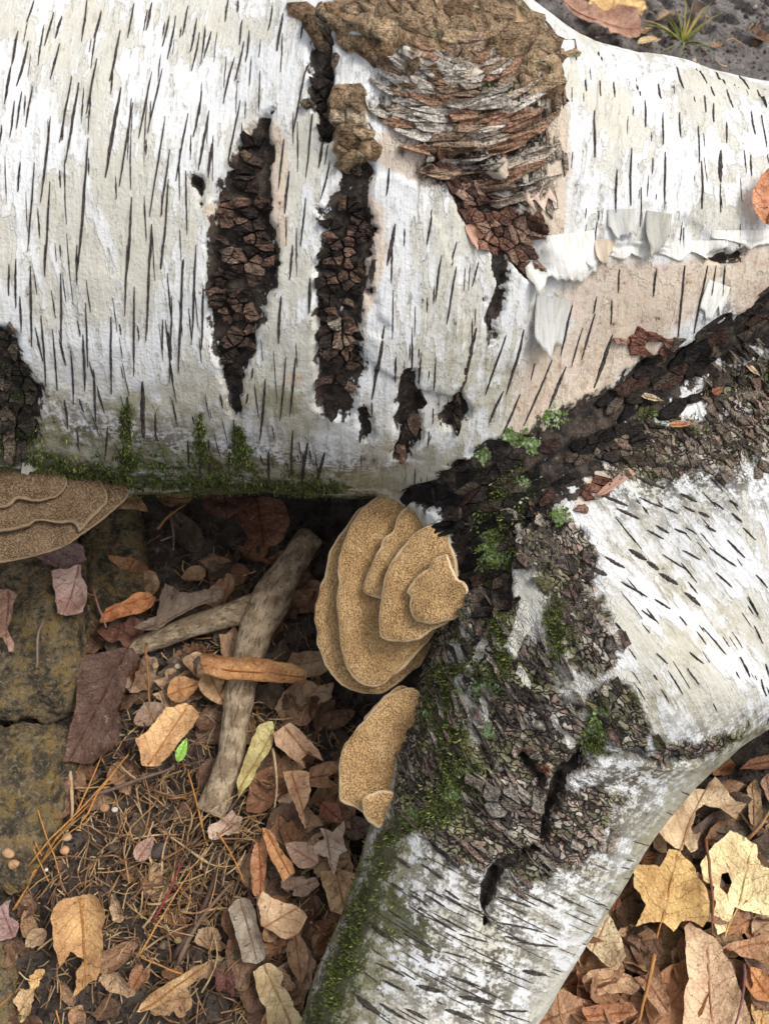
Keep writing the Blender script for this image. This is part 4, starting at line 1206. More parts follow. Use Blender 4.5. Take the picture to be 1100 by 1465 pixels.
FL3 = [(-70,640),(10,640),(60,650),(95,680),(90,705),(70,715),(48,718),(26,715),(18,722),(0,726),(-70,728)]
for i, (o, off, th) in enumerate(((FL1, -.030, .004), (FL2, -.024, .0035), (FL3, -.018, .0035))):
    shelf(fung3, o, ap3 + nf3 * off, nf3, (0, 620), th, M_FUN2, 40 + i, tilt=.004)
#PART3
# ------------------------------------------------------------------ stones
def stone(px, py, rx, ry, rz, z, rot, seed, label, name='stone'):
    bm = bmesh.new(); bmesh.ops.create_icosphere(bm, subdivisions=6, radius=1)
    V = np.array([v.co for v in bm.verts]); F = [tuple(v.index for v in f.verts) for f in bm.faces]; bm.free()
    V = np.sign(V) * np.abs(V) ** .72
    V = V * (1 + .22 * fbm(V, 1.1, 3, seed) + .12 * fbm(V, 4, 5, seed + 5, .65) - .05 * sstep(.05, .0, np.abs(fbm(V, 2.2, 3, seed + 8))))[:, None]
    V = V * (rx, ry, rz); c, s_ = math.cos(R(rot)), math.sin(R(rot))
    V = np.stack([V[:, 0] * c - V[:, 1] * s_, V[:, 0] * s_ + V[:, 1] * c, V[:, 2]], -1)
    g = gpx(px, py, z)
    V = V + (g[0], g[1], z)
    return tag(mesh_obj(name, V, F, M_STONE, None, True, None, origin=np.array([g[0], g[1], 0])), label, 'stone')
stone(35, 895, .062, .088, .045, .012, 4, 3, 'ochre-stained blocky stone under the drooping brown bracket fungus')
stone(20, 1150, .048, .072, .034, .006, -8, 9, 'flat brown stone with long pine needles lying across it')
stone(165, 800, .030, .060, .024, .0, 10, 14, 'dark mossy stone in the gap beneath the log')
stone(-25, 1420, .028, .04, .022, .003, 0, 21, 'grey-brown stone half buried in soil near torn leaf with a hole')

# ------------------------------------------------------------------ the forked stick
def stick_mesh(parent, pix, rad, name, seed, sides=22, n=70):
    P = np.array([gpx(x, y, z) for x, y, z in pix]); P = spline(P, n)
    rad = np.interp(np.linspace(0, 1, n), np.linspace(0, 1, len(rad)), rad)
    P[:, :2] += .0016 * np.stack([fbm(P, 40, 2, seed), fbm(P, 40, 2, seed + 1)], -1)
    V, F = tube(P, rad, sides, .28, seed)
    al = np.concatenate([np.stack([np.linspace(0, .012, sides) * 4, np.full(sides, i * .006), np.zeros(sides)], -1) for i in range(n)])
    V = V + (.0022 * fbm(V * (1, 1, 1), 110, 4, seed))[:, None] * np.array([1, .4, .6])
    return mesh_obj(name, V, F, M_WOOD, parent, True, {'along': al})
st_o = gpx(350, 880, .02)
stk = empty('forked_stick', st_o)
tag(stk, 'barkless forked grey-brown stick lying from the soil to beneath the log', 'stick')
stick_mesh(stk, [(445,765,.030),(408,820,.030),(375,880,.028),(352,960,.025),(335,1050,.020),(318,1120,.016),(300,1163,.013)], [.0125,.015,.0165,.0135,.0125,.0135,.0125], 'stem', 3)
stick_mesh(stk, [(372,868,.027),(330,880,.026),(270,897,.022),(215,918,.018),(170,940,.013)], [.014,.0115,.010,.0085,.006], 'side_branch', 8)

# ------------------------------------------------------------------ leaves
def shape_maple(n=72, teeth=1.0, seed=0):
    r = random.Random(seed); pts = []
    lob = [(90, 1.0, 20), (38, .86, 19), (142, .86, 19), (-12, .60, 18), (192, .60, 18)]
    for i in range(n):
        a = 360 * i / n - 90
        v = .30
        for c, l, w in lob:
            d = abs((a - c + 180) % 360 - 180)
            v = max(v, .30 + (l - .30) * max(0, 1 - (d / w) ** 1.15) if d < w else 0)
            for q in (-1, 1):
                d2 = abs((a - c - q * 14 + 180) % 360 - 180)
                if d2 < 6: v = max(v, l * .62 * (1 - d2 / 14))
        v *= 1 + teeth * r.uniform(-.04, .04)
        pts.append((v * math.cos(R(a)) * .62, v * math.sin(R(a)) * .58 - .1))
    return np.array(pts)

def shape_ovate(n=52, asym=0.0, teeth=.03, seed=0, tip=1.4, torn=0.0):
    r = random.Random(seed); pts = []
    for i in range(n):
        t = 2 * math.pi * i / n
        y = -math.cos(t) * .5; k = (y + .5)
        w = .5 * (math.sin(math.pi * k ** .85)) ** .8 * (1 - .35 * k ** tip)
        x = w * (1 if math.sin(t) > 0 else -1) * (1 + asym * math.sin(t))
        pts.append((x + teeth * r.uniform(-.5, .5), y + teeth * r.uniform(-.4, .4)))
    p = np.array(pts)
    if torn:
        p *= (1 - torn * np.clip(np.array([vnoise(np.array([[math.cos(6.283 * i / n) * 1.7, math.sin(6.283 * i / n) * 1.7, seed * 3.1]]), 1, seed)[0] for i in range(n)]), 0, 1))[:, None]
    return p

def shape_oak(n=80, seed=0, lobes=4):
    p = shape_ovate(n, 0, .01, seed, 1.0)
    k = (p[:, 1] + .5)
    p[:, 0] *= .72 + .34 * np.sin(k * lobes * 2 * math.pi + seed) + .1
    return p

def shape_scrap(n=34, seed=0):
    r = random.Random(seed); ph = [r.uniform(0, 6.28) for _ in range(4)]
    pts = []
    for i in range(n):
        t = 2 * math.pi * i / n
        v = .42 * (1 + .28 * math.sin(2 * t + ph[0]) + .16 * math.sin(3 * t + ph[1]) + .09 * math.sin(7 * t + ph[2]) + r.uniform(-.07, .07))
        pts.append((v * math.cos(t), v * math.sin(t)))
    return np.array(pts)

SHAPES = dict(maple=shape_maple, ovate=shape_ovate, oak=shape_oak, scrap=shape_scrap)

def jag(o, seed, step, amp):
    """a torn, slightly toothed outline that keeps its corners"""
    r = random.Random(seed); out = []
    for a, b in zip(o, np.roll(o, -1, 0)):
        L = np.hypot(*(b - a)); k = max(1, int(L / step)); nv = np.array([b[1] - a[1], a[0] - b[0]]) / max(L, 1e-9)
        bow = r.uniform(-.06, .10) * L
        for j in range(k):
            t = j / k
            out.append(a + (b - a) * t + nv * (bow * math.sin(math.pi * t) + (r.uniform(-amp, amp) if j else 0)))
    return np.array(out)

def leaf_geom(poly, seed, curl_u, curl_v, fold, crinkle, step_div=13, holes=()):
    """poly: outline in metres (x across, y along). Returns shaped vertices, faces, flat coordinates."""
    size = np.ptp(poly, axis=0).max()
    v, f, nb = fill(poly, size / step_div, seed, holes)
    u, w = v[:, 0], v[:, 1]
    uh = max(np.abs(u).max(), 1e-4)
    x, y, z = u.copy(), w.copy(), np.zeros(len(v))
    if abs(curl_u) > 1e-3:                       # roll about the long axis
        rho = uh / curl_u
        x = np.sin(u / rho) * rho; z = z + (1 - np.cos(u / rho)) * rho
    if abs(curl_v) > 1e-3:
        rho = (size / 2) / curl_v
        y2 = np.sin(w / rho) * (rho - 0); z = z + (1 - np.cos(w / rho)) * rho; y = y2
    z = z + fold * np.abs(u)
    q = np.c_[v, np.full(len(v), seed * .613)]
    e = np.clip(np.hypot(u, w) / (size * .5), 0, 1)
    cr_ = np.abs(fbm(q, 3.2 / size, 3, seed + 2)); cr2 = np.abs(fbm(q, 7.0 / size, 2, seed + 7))
    z = z + crinkle * size * (1.5 * fbm(q, 2.4 / size, 3, seed) * (.35 + .9 * e) + 1.5 * (cr_ - .2) + .9 * (cr2 - .2) * (.4 + e))
    x = x + crinkle * size * .35 * fbm(q, 3 / size, 2, seed + 9) * e
    return np.stack([x, y, z], -1), f, q * (1, 1, 0)

def rot_to(V, ang, tx=0.0, ty=0.0):
    c, s_ = math.cos(ang), math.sin(ang)
    # local +y is the tip direction; ang = direction of the tip in the ground plane
    rx_ = Matrix.Rotation(tx, 3, 'X') @ Matrix.Rotation(ty, 3, 'Y')
    V = V @ np.array(rx_).T
    return np.stack([V[:, 0] * s_ + V[:, 1] * c, -V[:, 0] * c + V[:, 1] * s_, V[:, 2]], -1)

def leaf(px, py, length, width, ang, shape, srgb, label, lift=.006, cu=.5, cv=.2, fold=.1, crk=.05, seed=1, tx=0, ty=0, stem=0.0, outline=None, holes_px=(), name='fallen_leaf', top=None):
    """length/width in photo pixels; ang: tip direction in the image, degrees anticlockwise from right."""
    z0 = lift
    g = gpx(px, py, z0) if top is None else top
    sc = ((g - CP) @ FW) / FPX
    a = R(ang)
    holes = ()
    if outline is not None:
        o = np.array(outline, float)
        o = jag(o, seed, 5.0, .9)
        Wp = gpx(o[:, 0], o[:, 1], z0) - g
        t = np.array([math.cos(a), math.sin(a)]); sd_ = np.array([math.sin(a), -math.cos(a)])
        poly = np.stack([Wp[:, :2] @ sd_, Wp[:, :2] @ t], -1)
        hl = []
        for h in holes_px:
            Wh = gpx(np.array(h)[:, 0], np.array(h)[:, 1], z0) - g
            hl.append(np.stack([Wh[:, :2] @ sd_, Wh[:, :2] @ t], -1))
        holes = hl
    else:
        poly = SHAPES[shape](seed=seed)
        poly = poly / np.ptp(poly, axis=0) * np.array([width, length]) * sc
    V, F, fl = leaf_geom(poly, seed, cu, cv, fold, crk * 1.25, 19, holes)
    zmin = V[:, 2].min() if top is None else np.percentile(V[:, 2], 30)
    V[:, 2] -= zmin
    L = np.ptp(poly[:, 1])
    # midrib follows the blade
    m = np.linspace(poly[:, 1].min() * .96, poly[:, 1].max() * .9, 9)
    rib = []
    for y in m:
        w_ = np.exp(-((fl[:, 0]) ** 2 + (fl[:, 1] - y) ** 2) / (L * .07) ** 2) + 1e-12; w_ /= w_.sum()
        rib.append((V * w_[:, None]).sum(0))
    rib = np.array(rib); rib[1:-1] = .25 * rib[:-2] + .5 * rib[1:-1] + .25 * rib[2:]
    if stem:
        d = rib[0] - rib[2]; d /= np.linalg.norm(d)
        ex = [rib[0] + d * stem * sc * k + np.array([.0015 * k * math.sin(seed), 0, -.0008 * k]) for k in (1, .66, .33)]
        rib = np.concatenate([ex, rib])
    full = rot_to(np.concatenate([V, rib]), a, tx, ty)
    nV = len(V)
    zs = full[:nV, 2].min(); full[:, 2] -= min(zs, 0)
    W = full + g
    if top is None: W[:, 2] += hz(g[0], g[1])
    gh = height(W[:, 0], W[:, 1]) if top is None else None
    if gh is not None: W[:, 2] = np.maximum(W[:, 2], gh + .0012)
    c = W[:nV].mean(0)
    root = empty(name, (c[0], c[1], W[:nV, 2].min()))
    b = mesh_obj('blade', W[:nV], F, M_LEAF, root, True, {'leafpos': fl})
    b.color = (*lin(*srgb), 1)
    tv, tf = tube(spline(W[nV:], 20), np.linspace(.0008, .0003, 20) * (.7 if L < .03 else 1), 5)
    rb = mesh_obj('midrib', tv, tf, M_STRAW, root, True, {'tint': np.tile(np.array(lin(*srgb)) * (.85, .72, .62), (len(tv), 1))})
    tag(root, label, 'leaf')
    return root

def zr(rows): return zo(rows, 750, 1050, 3.143)
def zlft(rows): return zo(rows, 0, 650, 2.444)
def zbl(rows): return zo(rows, 0, 1050, 2.444)
def zbm(rows): return zo(rows, 350, 1050, 2.444)

# ---- leaves piled to the right of the limb
leaf(930,1330,0,0,40,None,(96,66,34),'dark olive-brown leaf showing below the golden maple leaf', .010,.2,.1,.05,.04,2,outline=zr([(400,790),(480,720),(600,740),(700,860),(720,1000),(640,1090),(540,1080),(430,1040)]))
leaf(905,1345,0,0,-50,None,(88,60,36),'long folded brown leaf stalk side up between pale leaf and golden leaf', .014,.7,.1,.3,.04,3,outline=zr([(395,800),(440,830),(560,980),(600,1060),(520,1100),(430,1060),(440,960)]))
leaf(860,1335,0,0,60,None,(214,184,148),'pale buff oval leaf leaning against the side of the limb', .026,.35,.15,.12,.035,4,tx=.1,ty=-.25,outline=zr([(228,930),(250,850),(340,750),(400,840),(440,930),(462,1000),(420,1065),(330,1000),(280,955),(232,985)]))
leaf(885,1268,0,0,75,None,(122,68,42),'rust-brown leaf curled into a tube beside the golden maple leaf', .020,1.7,.2,0,.05,5,outline=zr([(360,720),(400,660),(470,605),(495,660),(470,700),(420,720),(430,770),(390,800)]))
leaf(1010,1205,0,0,30,None,(104,80,78),'dark purplish leaf under the lobed pinkish-tan leaf', .008,.4,.1,.1,.05,6,outline=zr([(740,440),(800,380),(860,350),(910,420),(890,500),(800,560),(730,560)]))
leaf(990,1165,0,0,60,None,(206,170,134),'pinkish-tan lobed leaf with a tall pointed lobe against the limb', .024,.3,.2,.05,.045,7,stem=20,outline=zr([(583,440),(640,370),(700,290),(735,245),(800,255),(840,195),(880,250),(930,310),(972,325),(930,390),(870,340),(800,320),(760,350),(740,420),(760,480),(765,520),(730,540),(700,500),(690,530),(640,510)]))
leaf(1060,1265,0,0,70,None,(232,204,150),'large pale yellow leaf with a dark ragged hole in it', .022,.2,.15,.05,.03,8,stem=10,outline=zr([(770,590),(800,540),(850,490),(900,440),(980,470),(1030,500),(1030,560),(1060,600),(1130,630),(1200,700),(1180,800),(1100,835),(1000,800),(930,780),(900,890),(850,905),(838,850),(850,760),(840,690),(790,660)]),
     holes_px=[zr([(872,630),(905,625),(922,670),(900,725),(865,690)])])
leaf(955,1272,0,0,70,None,(206,158,82),'golden yellow maple leaf with toothed edges lying on brown leaves', .034,.25,.2,.06,.04,9,tx=.05,stem=22,outline=zr([(470,585),(530,590),(600,600),(640,520),(690,530),(740,580),(765,640),(800,690),(815,800),(790,870),(740,840),(700,845),(665,890),(620,850),(540,850),(490,868),(540,770),(515,720),(485,690)]))
leaf(1010,1400,0,0,85,None,(198,158,126),'long tan-pink leaf notched at its top below the golden leaf', .024,.45,.12,.15,.035,10,outline=zr([(700,870),(730,845),(760,870),(800,890),(850,920),(890,1000),(930,1080),(960,1180),(980,1320),(1000,1400),(700,1400),(690,1240),(685,1180),(720,1100),(705,1000)]))
leaf(872,1400,0,0,10,None,(178,132,96),'tan leaf with curled edge and dark hollow low against the limb', .026,.8,.1,.1,.06,11,outline=zr([(260,1090),(300,1060),(380,1050),(460,1080),(520,1120),(480,1180),(400,1170),(330,1180),(280,1160)]))
leaf(930,1415,0,0,-60,None,(160,112,80),'brown folded leaf standing upright in the corner pile', .022,.9,.15,.2,.05,12,tx=.3,outline=zr([(485,1095),(540,1080),(575,1025),(600,1060),(620,1160),(640,1270),(600,1290),(540,1200)]))
leaf(815,1445,0,0,20,None,(176,128,94),'broad tan-pink leaf tucked tight under the lower limb', .018,.4,.1,.1,.06,13,outline=zr([(20,1290),(80,1180),(160,1140),(260,1190),(330,1220),(400,1290),(420,1400),(60,1400)]))
leaf(880,1450,0,0,5,None,(168,104,62),'orange-brown curled leaf strip near the tan-pink leaf under the limb', .024,1.3,.1,0,.06,14,outline=zr([(250,1220),(350,1190),(470,1200),(500,1250),(420,1300),(280,1290)]))
leaf(1072,1352,0,0,10,None,(184,132,92),'light brown leaf with turned edge above the orange curled one', .026,.6,.1,.1,.05,15,outline=zr([(875,960),(960,930),(1050,905),(1130,890),(1150,1000),(1090,1060),(1020,1010),(950,990)]))
leaf(1078,1405,0,0,120,None,(186,116,48),'bright orange curled leaf in the corner pile', .022,1.2,.2,.1,.06,16,outline=zr([(940,1140),(990,1040),(1050,1060),(1110,1130),(1120,1220),(1060,1200),(990,1195)]))
leaf(1085,1450,0,0,80,None,(208,160,92),'yellow-tan leaf beneath the bright orange curled leaf', .014,.4,.1,.1,.05,17,outline=zr([(1000,1210),(1110,1200),(1160,1320),(1040,1340)]))
leaf(1085,1092,0,0,10,None,(138,88,60),'rust-brown rolled leaf poking out below the white limb', .030,1.5,.1,0,.05,18,outline=zr([(960,160),(1010,110),(1090,90),(1180,85),(1180,160),(1050,165)]))
leaf(1073,1150,0,0,85,None,(170,134,98),'narrow tan leaf standing on edge by the lobed pinkish leaf', .016,.9,.1,.1,.05,19,outline=zr([(980,260),(1020,210),(1050,260),(1060,360),(1030,420),(1000,410)]))
leaf(1095,1140,0,0,90,None,(164,122,104),'pinkish-brown leaf half behind the narrow tan leaf', .020,.5,.1,.1,.05,20,outline=zr([(1040,230),(1090,180),(1150,180),(1150,330),(1090,330)]))
leaf(1092,1205,0,0,70,None,(150,108,90),'dull mauve leaf beside the large pale yellow leaf', .010,.6,.1,.1,.06,21,outline=zr([(1030,440),(1100,420),(1160,460),(1160,600),(1080,590),(1040,540)]))
leaf(1098,1320,60,40,30,'ovate',(186,150,116),'small buff leaf under the edge of the large pale yellow leaf',.014,.5,.1,.1,.05,22)
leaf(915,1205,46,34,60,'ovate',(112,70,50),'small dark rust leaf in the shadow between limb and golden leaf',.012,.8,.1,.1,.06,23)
# ---- litter left of the limb
leaf(140,1015,0,0,-110,None,(94,64,54),'large maroon-brown leathery leaf lying beside the ochre stone', .020,.45,.12,.15,.04,24,stem=40,outline=zlft([(275,740),(320,715),(400,690),(470,680),(500,720),(450,770),(440,830),(420,900),(440,930),(430,1000),(380,1060),(320,1090),(230,1080),(250,960),(275,860)]))
leaf(362,962,0,0,-5,None,(184,124,62),'orange-brown leaf rolled lengthwise and draped across the forked stick', .046,1.9,.1,0,.06,25,outline=[(290,935),(315,928),(345,935),(385,940),(420,945),(440,962),(438,985),(410,978),(388,992),(350,985),(318,978),(295,965)])
leaf(310,985,58,46,-60,'ovate',(178,134,92),'light tan cupped leaf under the orange leaf on the stick',.022,.8,.2,.1,.05,26)
leaf(263,985,50,40,20,'ovate',(196,138,76),'small orange-tan leaf between the stick and the maroon leaf',.018,.5,.2,.1,.06,27)
leaf(240,1055,0,0,60,None,(204,150,92),'golden-brown pointed leaf near the tiny green leaf', .022,.55,.1,.15,.04,28,outline=zlft([(480,1000),(530,960),(590,890),(650,870),(705,920),(680,960),(620,1020),(560,1090),(500,1090)]))
leaf(188,862,0,0,20,None,(198,116,46),'vivid rust-orange crumpled leaf near the dark stone', .034,.9,.3,.1,.08,29,outline=zo([(600,1010),(640,930),(720,900),(800,850),(900,830),(950,870),(930,950),(860,980),(780,990),(690,1030),(620,1050)],0,650,4.23))
leaf(180,905,66,52,150,'scrap',(112,68,54),'maroon crumpled leaf just below the vivid rust-orange leaf',.020,.6,.2,.1,.08,30)
leaf(188,808,22,70,70,'ovate',(150,96,52),'narrow amber leaf strip standing in the gap beneath the log',.024,.7,.1,.1,.05,31)
leaf(105,818,0,0,200,None,(112,84,84),'dark purple-grey leaf folded over the top of the ochre stone', .062,.5,.2,.2,.05,32,outline=zo([(220,640),(330,600),(440,560),(520,570),(530,640),(480,670),(380,700),(290,670)],0,650,4.23))
leaf(100,850,0,0,-100,None,(176,136,130),'pale mauve leaf with an orange-pink tip on the ochre stone', .066,.5,.2,.15,.05,33,outline=zo([(320,720),(420,690),(495,670),(490,740),(530,800),(540,900),(510,960),(430,975),(350,960),(340,860)],0,650,4.23))
leaf(12,870,0,0,-85,None,(166,122,106),'long pinkish-brown leaf lobe hanging down over the ochre stone', .070,.4,.1,.1,.04,34,outline=zlft([(-60,480),(20,470),(60,490),(40,560),(25,610),(45,650),(50,690),(30,690),(10,640),(-60,640)]))
leaf(275,878,0,0,30,None,(116,94,82),'long grey-brown flat leaf lying along the side branch of the stick', .032,.3,.1,.1,.04,35,outline=zlft([(480,620),(560,580),(590,470),(640,500),(720,480),(790,475),(780,510),(700,540),(620,580),(560,630)]))
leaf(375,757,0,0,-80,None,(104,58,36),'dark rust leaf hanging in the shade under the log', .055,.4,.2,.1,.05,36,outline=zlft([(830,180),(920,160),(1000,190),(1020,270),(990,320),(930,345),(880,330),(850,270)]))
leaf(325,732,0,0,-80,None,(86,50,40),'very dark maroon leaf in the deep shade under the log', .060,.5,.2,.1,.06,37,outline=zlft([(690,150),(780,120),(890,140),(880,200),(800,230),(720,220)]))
leaf(255,716,56,30,0,'ovate',(138,102,72),'brown leaf pressed against the mossy belly of the log',.080,.5,.2,.1,.06,38)
leaf(180,718,0,0,-20,None,(166,130,90),'tan leaf with a rolled edge at the tip of the dull brown bracket',.095,1.0,.3,.1,.06,39,outline=zlft([(340,180),(390,135),(440,125),(500,160),(525,210),(480,200),(430,195),(380,200)]))
leaf(370,1085,0,0,60,None,(188,168,104),'olive-yellow narrow leaf leaning along the lower end of the stick', .026,.5,.15,.15,.03,40,outline=zo([(880,1010),(910,950),(955,935),(960,980),(930,1060),(880,1150),(835,1210),(830,1150)],0,650,2.444))
leaf(424,1060,0,0,-50,None,(186,142,110),'pinkish-tan leaf with a long drip tip beside the lower bracket fungus', .030,.6,.15,.15,.04,41,outline=zbm([(100,0),(160,-40),(220,20),(260,60),(280,100),(220,60),(200,90),(215,125),(150,80),(110,50)]))
leaf(428,1140,0,0,-70,None,(204,152,112),'tan triangular leaf pointing down, below the pinkish drip-tip leaf', .032,.4,.15,.12,.03,42,outline=zbm([(135,135),(190,130),(230,140),(235,200),(205,270),(215,335),(190,290),(160,215)]))
leaf(462,1110,0,0,10,None,(154,106,70),'brown lobed leaf touching the rim of the lower bracket fungus', .024,.6,.15,.12,.05,43,outline=zbm([(205,180),(230,120),(330,95),(330,130),(290,150),(325,185),(260,195)]))
leaf(475,1163,40,30,-40,'ovate',(146,84,56),'small reddish-brown leaf under the lower bracket fungus',.022,.7,.1,.1,.06,44)
leaf(512,1185,44,36,10,'ovate',(120,96,88),'purplish-grey leaf squeezed between lower bracket and mossy limb',.016,.5,.1,.1,.06,45)
leaf(470,1212,0,0,-80,None,(190,160,146),'small greyish-pink star-shaped maple leaf', .032,.3,.1,.06,.04,46,outline=zbm([(232,400),(280,370),(265,330),(310,345),(350,305),(345,360),(362,410),(330,425),(315,495),(290,430),(250,425)]))
leaf(487,1275,0,0,-75,None,(190,146,102),'orange-tan leaf lying below the small star-shaped leaf', .026,.4,.2,.1,.04,47,stem=16,outline=zbm([(265,480),(330,470),(400,490),(395,550),(370,600),(340,635),(300,620),(285,560)]))
leaf(432,1222,56,36,150,'ovate',(184,150,132),'pale pinkish leaf scrap left of the small star-shaped leaf',.026,.5,.2,.1,.06,48)
leaf(432,1268,52,36,20,'scrap',(150,124,110),'grey-tan curled scrap above the broad tan leaf',.020,.8,.2,.1,.07,49)
leaf(405,1312,0,0,30,None,(194,150,112),'broad tan leaf with a wavy edge right of the grey shrivelled leaf', .028,.5,.2,.1,.05,50,outline=zbm([(50,590),(70,550),(110,580),(180,600),(222,640),(200,690),(150,720),(100,690),(60,670)]))
leaf(372,1225,0,0,100,None,(168,106,62),'rust-orange twisted leaf strip, slimmer of the two side by side', .026,1.2,.2,.1,.05,51,outline=zbl([(880,560),(870,470),(890,390),(930,350),(945,420),(930,500),(910,570)]))
leaf(400,1222,0,0,-60,None,(188,126,70),'orange-brown twisted leaf curl, wider of the two side by side', .032,1.1,.2,.1,.05,52,outline=zbl([(920,330),(950,340),(980,400),(1030,450),(1035,490),(990,525),(965,470),(935,400)]))
leaf(358,1335,0,0,-70,None,(150,132,120),'grey shrivelled leaf with long folds lying in the soil', .024,1.0,.2,.2,.05,53,outline=zbl([(800,620),(830,580),(880,580),(910,660),(935,780),(900,805),(850,800),(830,720)]))
leaf(402,1430,0,0,-60,None,(206,176,130),'pale cream torn leaf with small holes at the foot of the limb', .022,.3,.2,.1,.05,54,outline=zbl([(890,830),(950,800),(990,830),(985,880),(1010,900),(1030,950),(1080,1010),(1100,1060),(930,1060),(930,950),(905,900)]))
leaf(428,1372,66,34,-80,'ovate',(158,120,88),'brown narrow leaf above the pale cream torn leaf',.022,.8,.2,.1,.06,55)
leaf(122,1345,0,0,-80,None,(184,134,76),'golden-brown leaf folded lengthwise with ragged foot on bare soil', .022,.5,.2,.35,.04,56,outline=zbl([(200,650),(240,580),(330,560),(375,580),(395,620),(375,680),(370,800),(350,860),(320,870),(270,920),(275,830),(300,790),(260,760),(225,810),(210,740)]))
leaf(12,1322,0,0,120,None,(148,112,112),'dusty pink leaf with wavy edge beside the flat brown stone', .018,.4,.2,.1,.06,57,outline=zbl([(-60,650),(10,600),(40,580),(35,640),(70,660),(55,710),(0,725),(-60,720)]))
leaf(252,1412,0,0,35,None,(176,134,86),'long tan leaf curled like a boat on the dark soil', .022,1.1,.3,.1,.05,58,outline=zbl([(480,970),(530,900),(600,860),(680,810),(735,790),(700,850),(640,900),(560,950)]))
leaf(200,1400,44,30,60,'scrap',(150,100,62),'small amber-brown scrap left of the boat-shaped tan leaf',.018,.8,.2,.1,.08,59)
leaf(325,1398,52,30,100,'scrap',(104,58,52),'dark maroon scrap under the grey shrivelled leaf',.014,.6,.2,.1,.08,60)
leaf(210,1215,40,26,60,'ovate',(160,120,108),'small dusty pink triangular scrap on the straw tangle',.024,.4,.1,.1,.05,61)
leaf(325,1182,52,40,50,'scrap',(176,142,128),'pale pink scrap against the broken lower end of the stick',.018,.5,.2,.1,.07,62)
leaf(52,1400,26,24,20,'scrap',(206,160,94),'tiny golden scrap with a hole beside the grey-brown buried stone',.014,.4,.2,.1,.06,63)
leaf(38,1435,44,34,60,'scrap',(188,152,106),'pale tan scrap in the corner by the buried stone',.012,.4,.2,.1,.06,64)
leaf(90,1145,44,50,40,'scrap',(140,98,80),'crumpled pinkish-brown scrap between flat brown stone and straw',.014,.6,.2,.1,.09,65)
leaf(215,1020,36,52,120,'ovate',(158,126,110),'dusky pink leaf behind the golden-brown pointed leaf',.012,.5,.2,.1,.06,66)
leaf(206,968,50,60,120,'scrap',(150,116,92),'brown leaf scrap between maroon leaf and small orange-tan leaf',.008,.5,.2,.1,.06,67)
leaf(250,1430,60,50,10,'scrap',(168,128,90),'tan scrap at the frame of dark soil below the boat-shaped leaf',.008,.5,.2,.1,.07,68)
gl = leaf(261,1073,36,16,75,'ovate',(150,214,62),'tiny bright green leaf near the golden-brown pointed leaf',.030,.4,.1,.1,.03,69)
# ---- behind the log
leaf(858,34,0,0,-30,None,(172,122,102),'long pinkish-red leaf behind the log beside the mud', .020,.5,.15,.15,.04,70,stem=8,outline=zo([(140,10),(200,0),(260,50),(330,70),(400,60),(480,90),(490,200),(420,225),(360,215),(350,150),(300,120),(220,90),(160,50)],760,0,3.235))
leaf(878,18,0,0,60,None,(206,160,92),'golden leaf lying behind the long pinkish-red leaf', .012,.4,.2,.1,.06,71,outline=zo([(250,60),(280,0),(340,-50),(480,-60),(520,40),(500,120),(420,80),(340,70)],760,0,3.235))
leaf(928,60,40,16,20,'ovate',(206,176,130),'small pale curled leaf on the mud by the grass tuft',.012,1.0,.2,.1,.05,72)
leaf(760,-10,60,40,20,'ovate',(160,128,100),'tan leaf behind the burl at the far side of the log',.014,.5,.2,.1,.05,73)
# ---- on the log
lp_, ln_, _ = surf(np.array([1092.]), np.array([292.]), .004)
leaf(1092,292,104,66,75,'ovate',(186,110,62),'rust-orange leaf resting on the peeling white stem',.0,.35,.25,.1,.04,74,tx=.5,top=lp_[0])
for x, y, ln, w, an_, c, lb in ((935,570,34,12,-20,(176,152,124),'thin pale leaf sliver caught in the dark crotch bark'),(968,615,36,12,5,(196,132,92),'thin orange-tan leaf sliver lying in the dark crotch bark'),
                          (1072,525,26,9,-50,(190,164,134),'narrow buff leaf sliver on the dark bark by the peeling stem'),(1022,558,18,14,30,(150,88,56),'tiny reddish leaf scrap stuck in the dark crotch bark')):
    q, _, _ = surf(np.array([float(x)]), np.array([float(y)]), .005)
    leaf(x, y, ln, w, an_, 'ovate', c, lb, 0, .4, .2, .1, .05, x, top=q[0])

# ---- small anonymous litter: three looks, shared shapes
def in_wood(p, m=.004): return sdf(np.array([p]))[0] < m
protos = []
for k in range(14):
    sh = ('scrap', 'ovate', 'scrap', 'oak')[k % 4]
    poly = SHAPES[sh](seed=100 + k); poly = poly / np.ptp(poly, axis=0) * np.array([.030, .044]); poly = jag(poly[::3], k, .003, .0007)
    V, F, fl = leaf_geom(poly, 100 + k, .5 + .14 * (k % 7), .25, .12, .12, 11)
    V[:, 2] -= V[:, 2].min()
    o = mesh_obj('leaf_scrap', V, F, M_LEAF, None, True, {'leafpos': fl}, origin=np.zeros(3))
    protos.append(o)
used = set()
TONE = {(120,84,62): 'mid brown', (150,108,78): 'fawn', (104,74,58): 'dark brown', (168,124,88): 'tan', (92,74,62): 'dull brown', (176,140,108): 'pale buff', (140,92,58): 'rust',
        (190,150,110): 'light tan', (170,110,64): 'orange-brown', (180,140,112): 'pinkish buff', (184,146,112): 'sandy'}
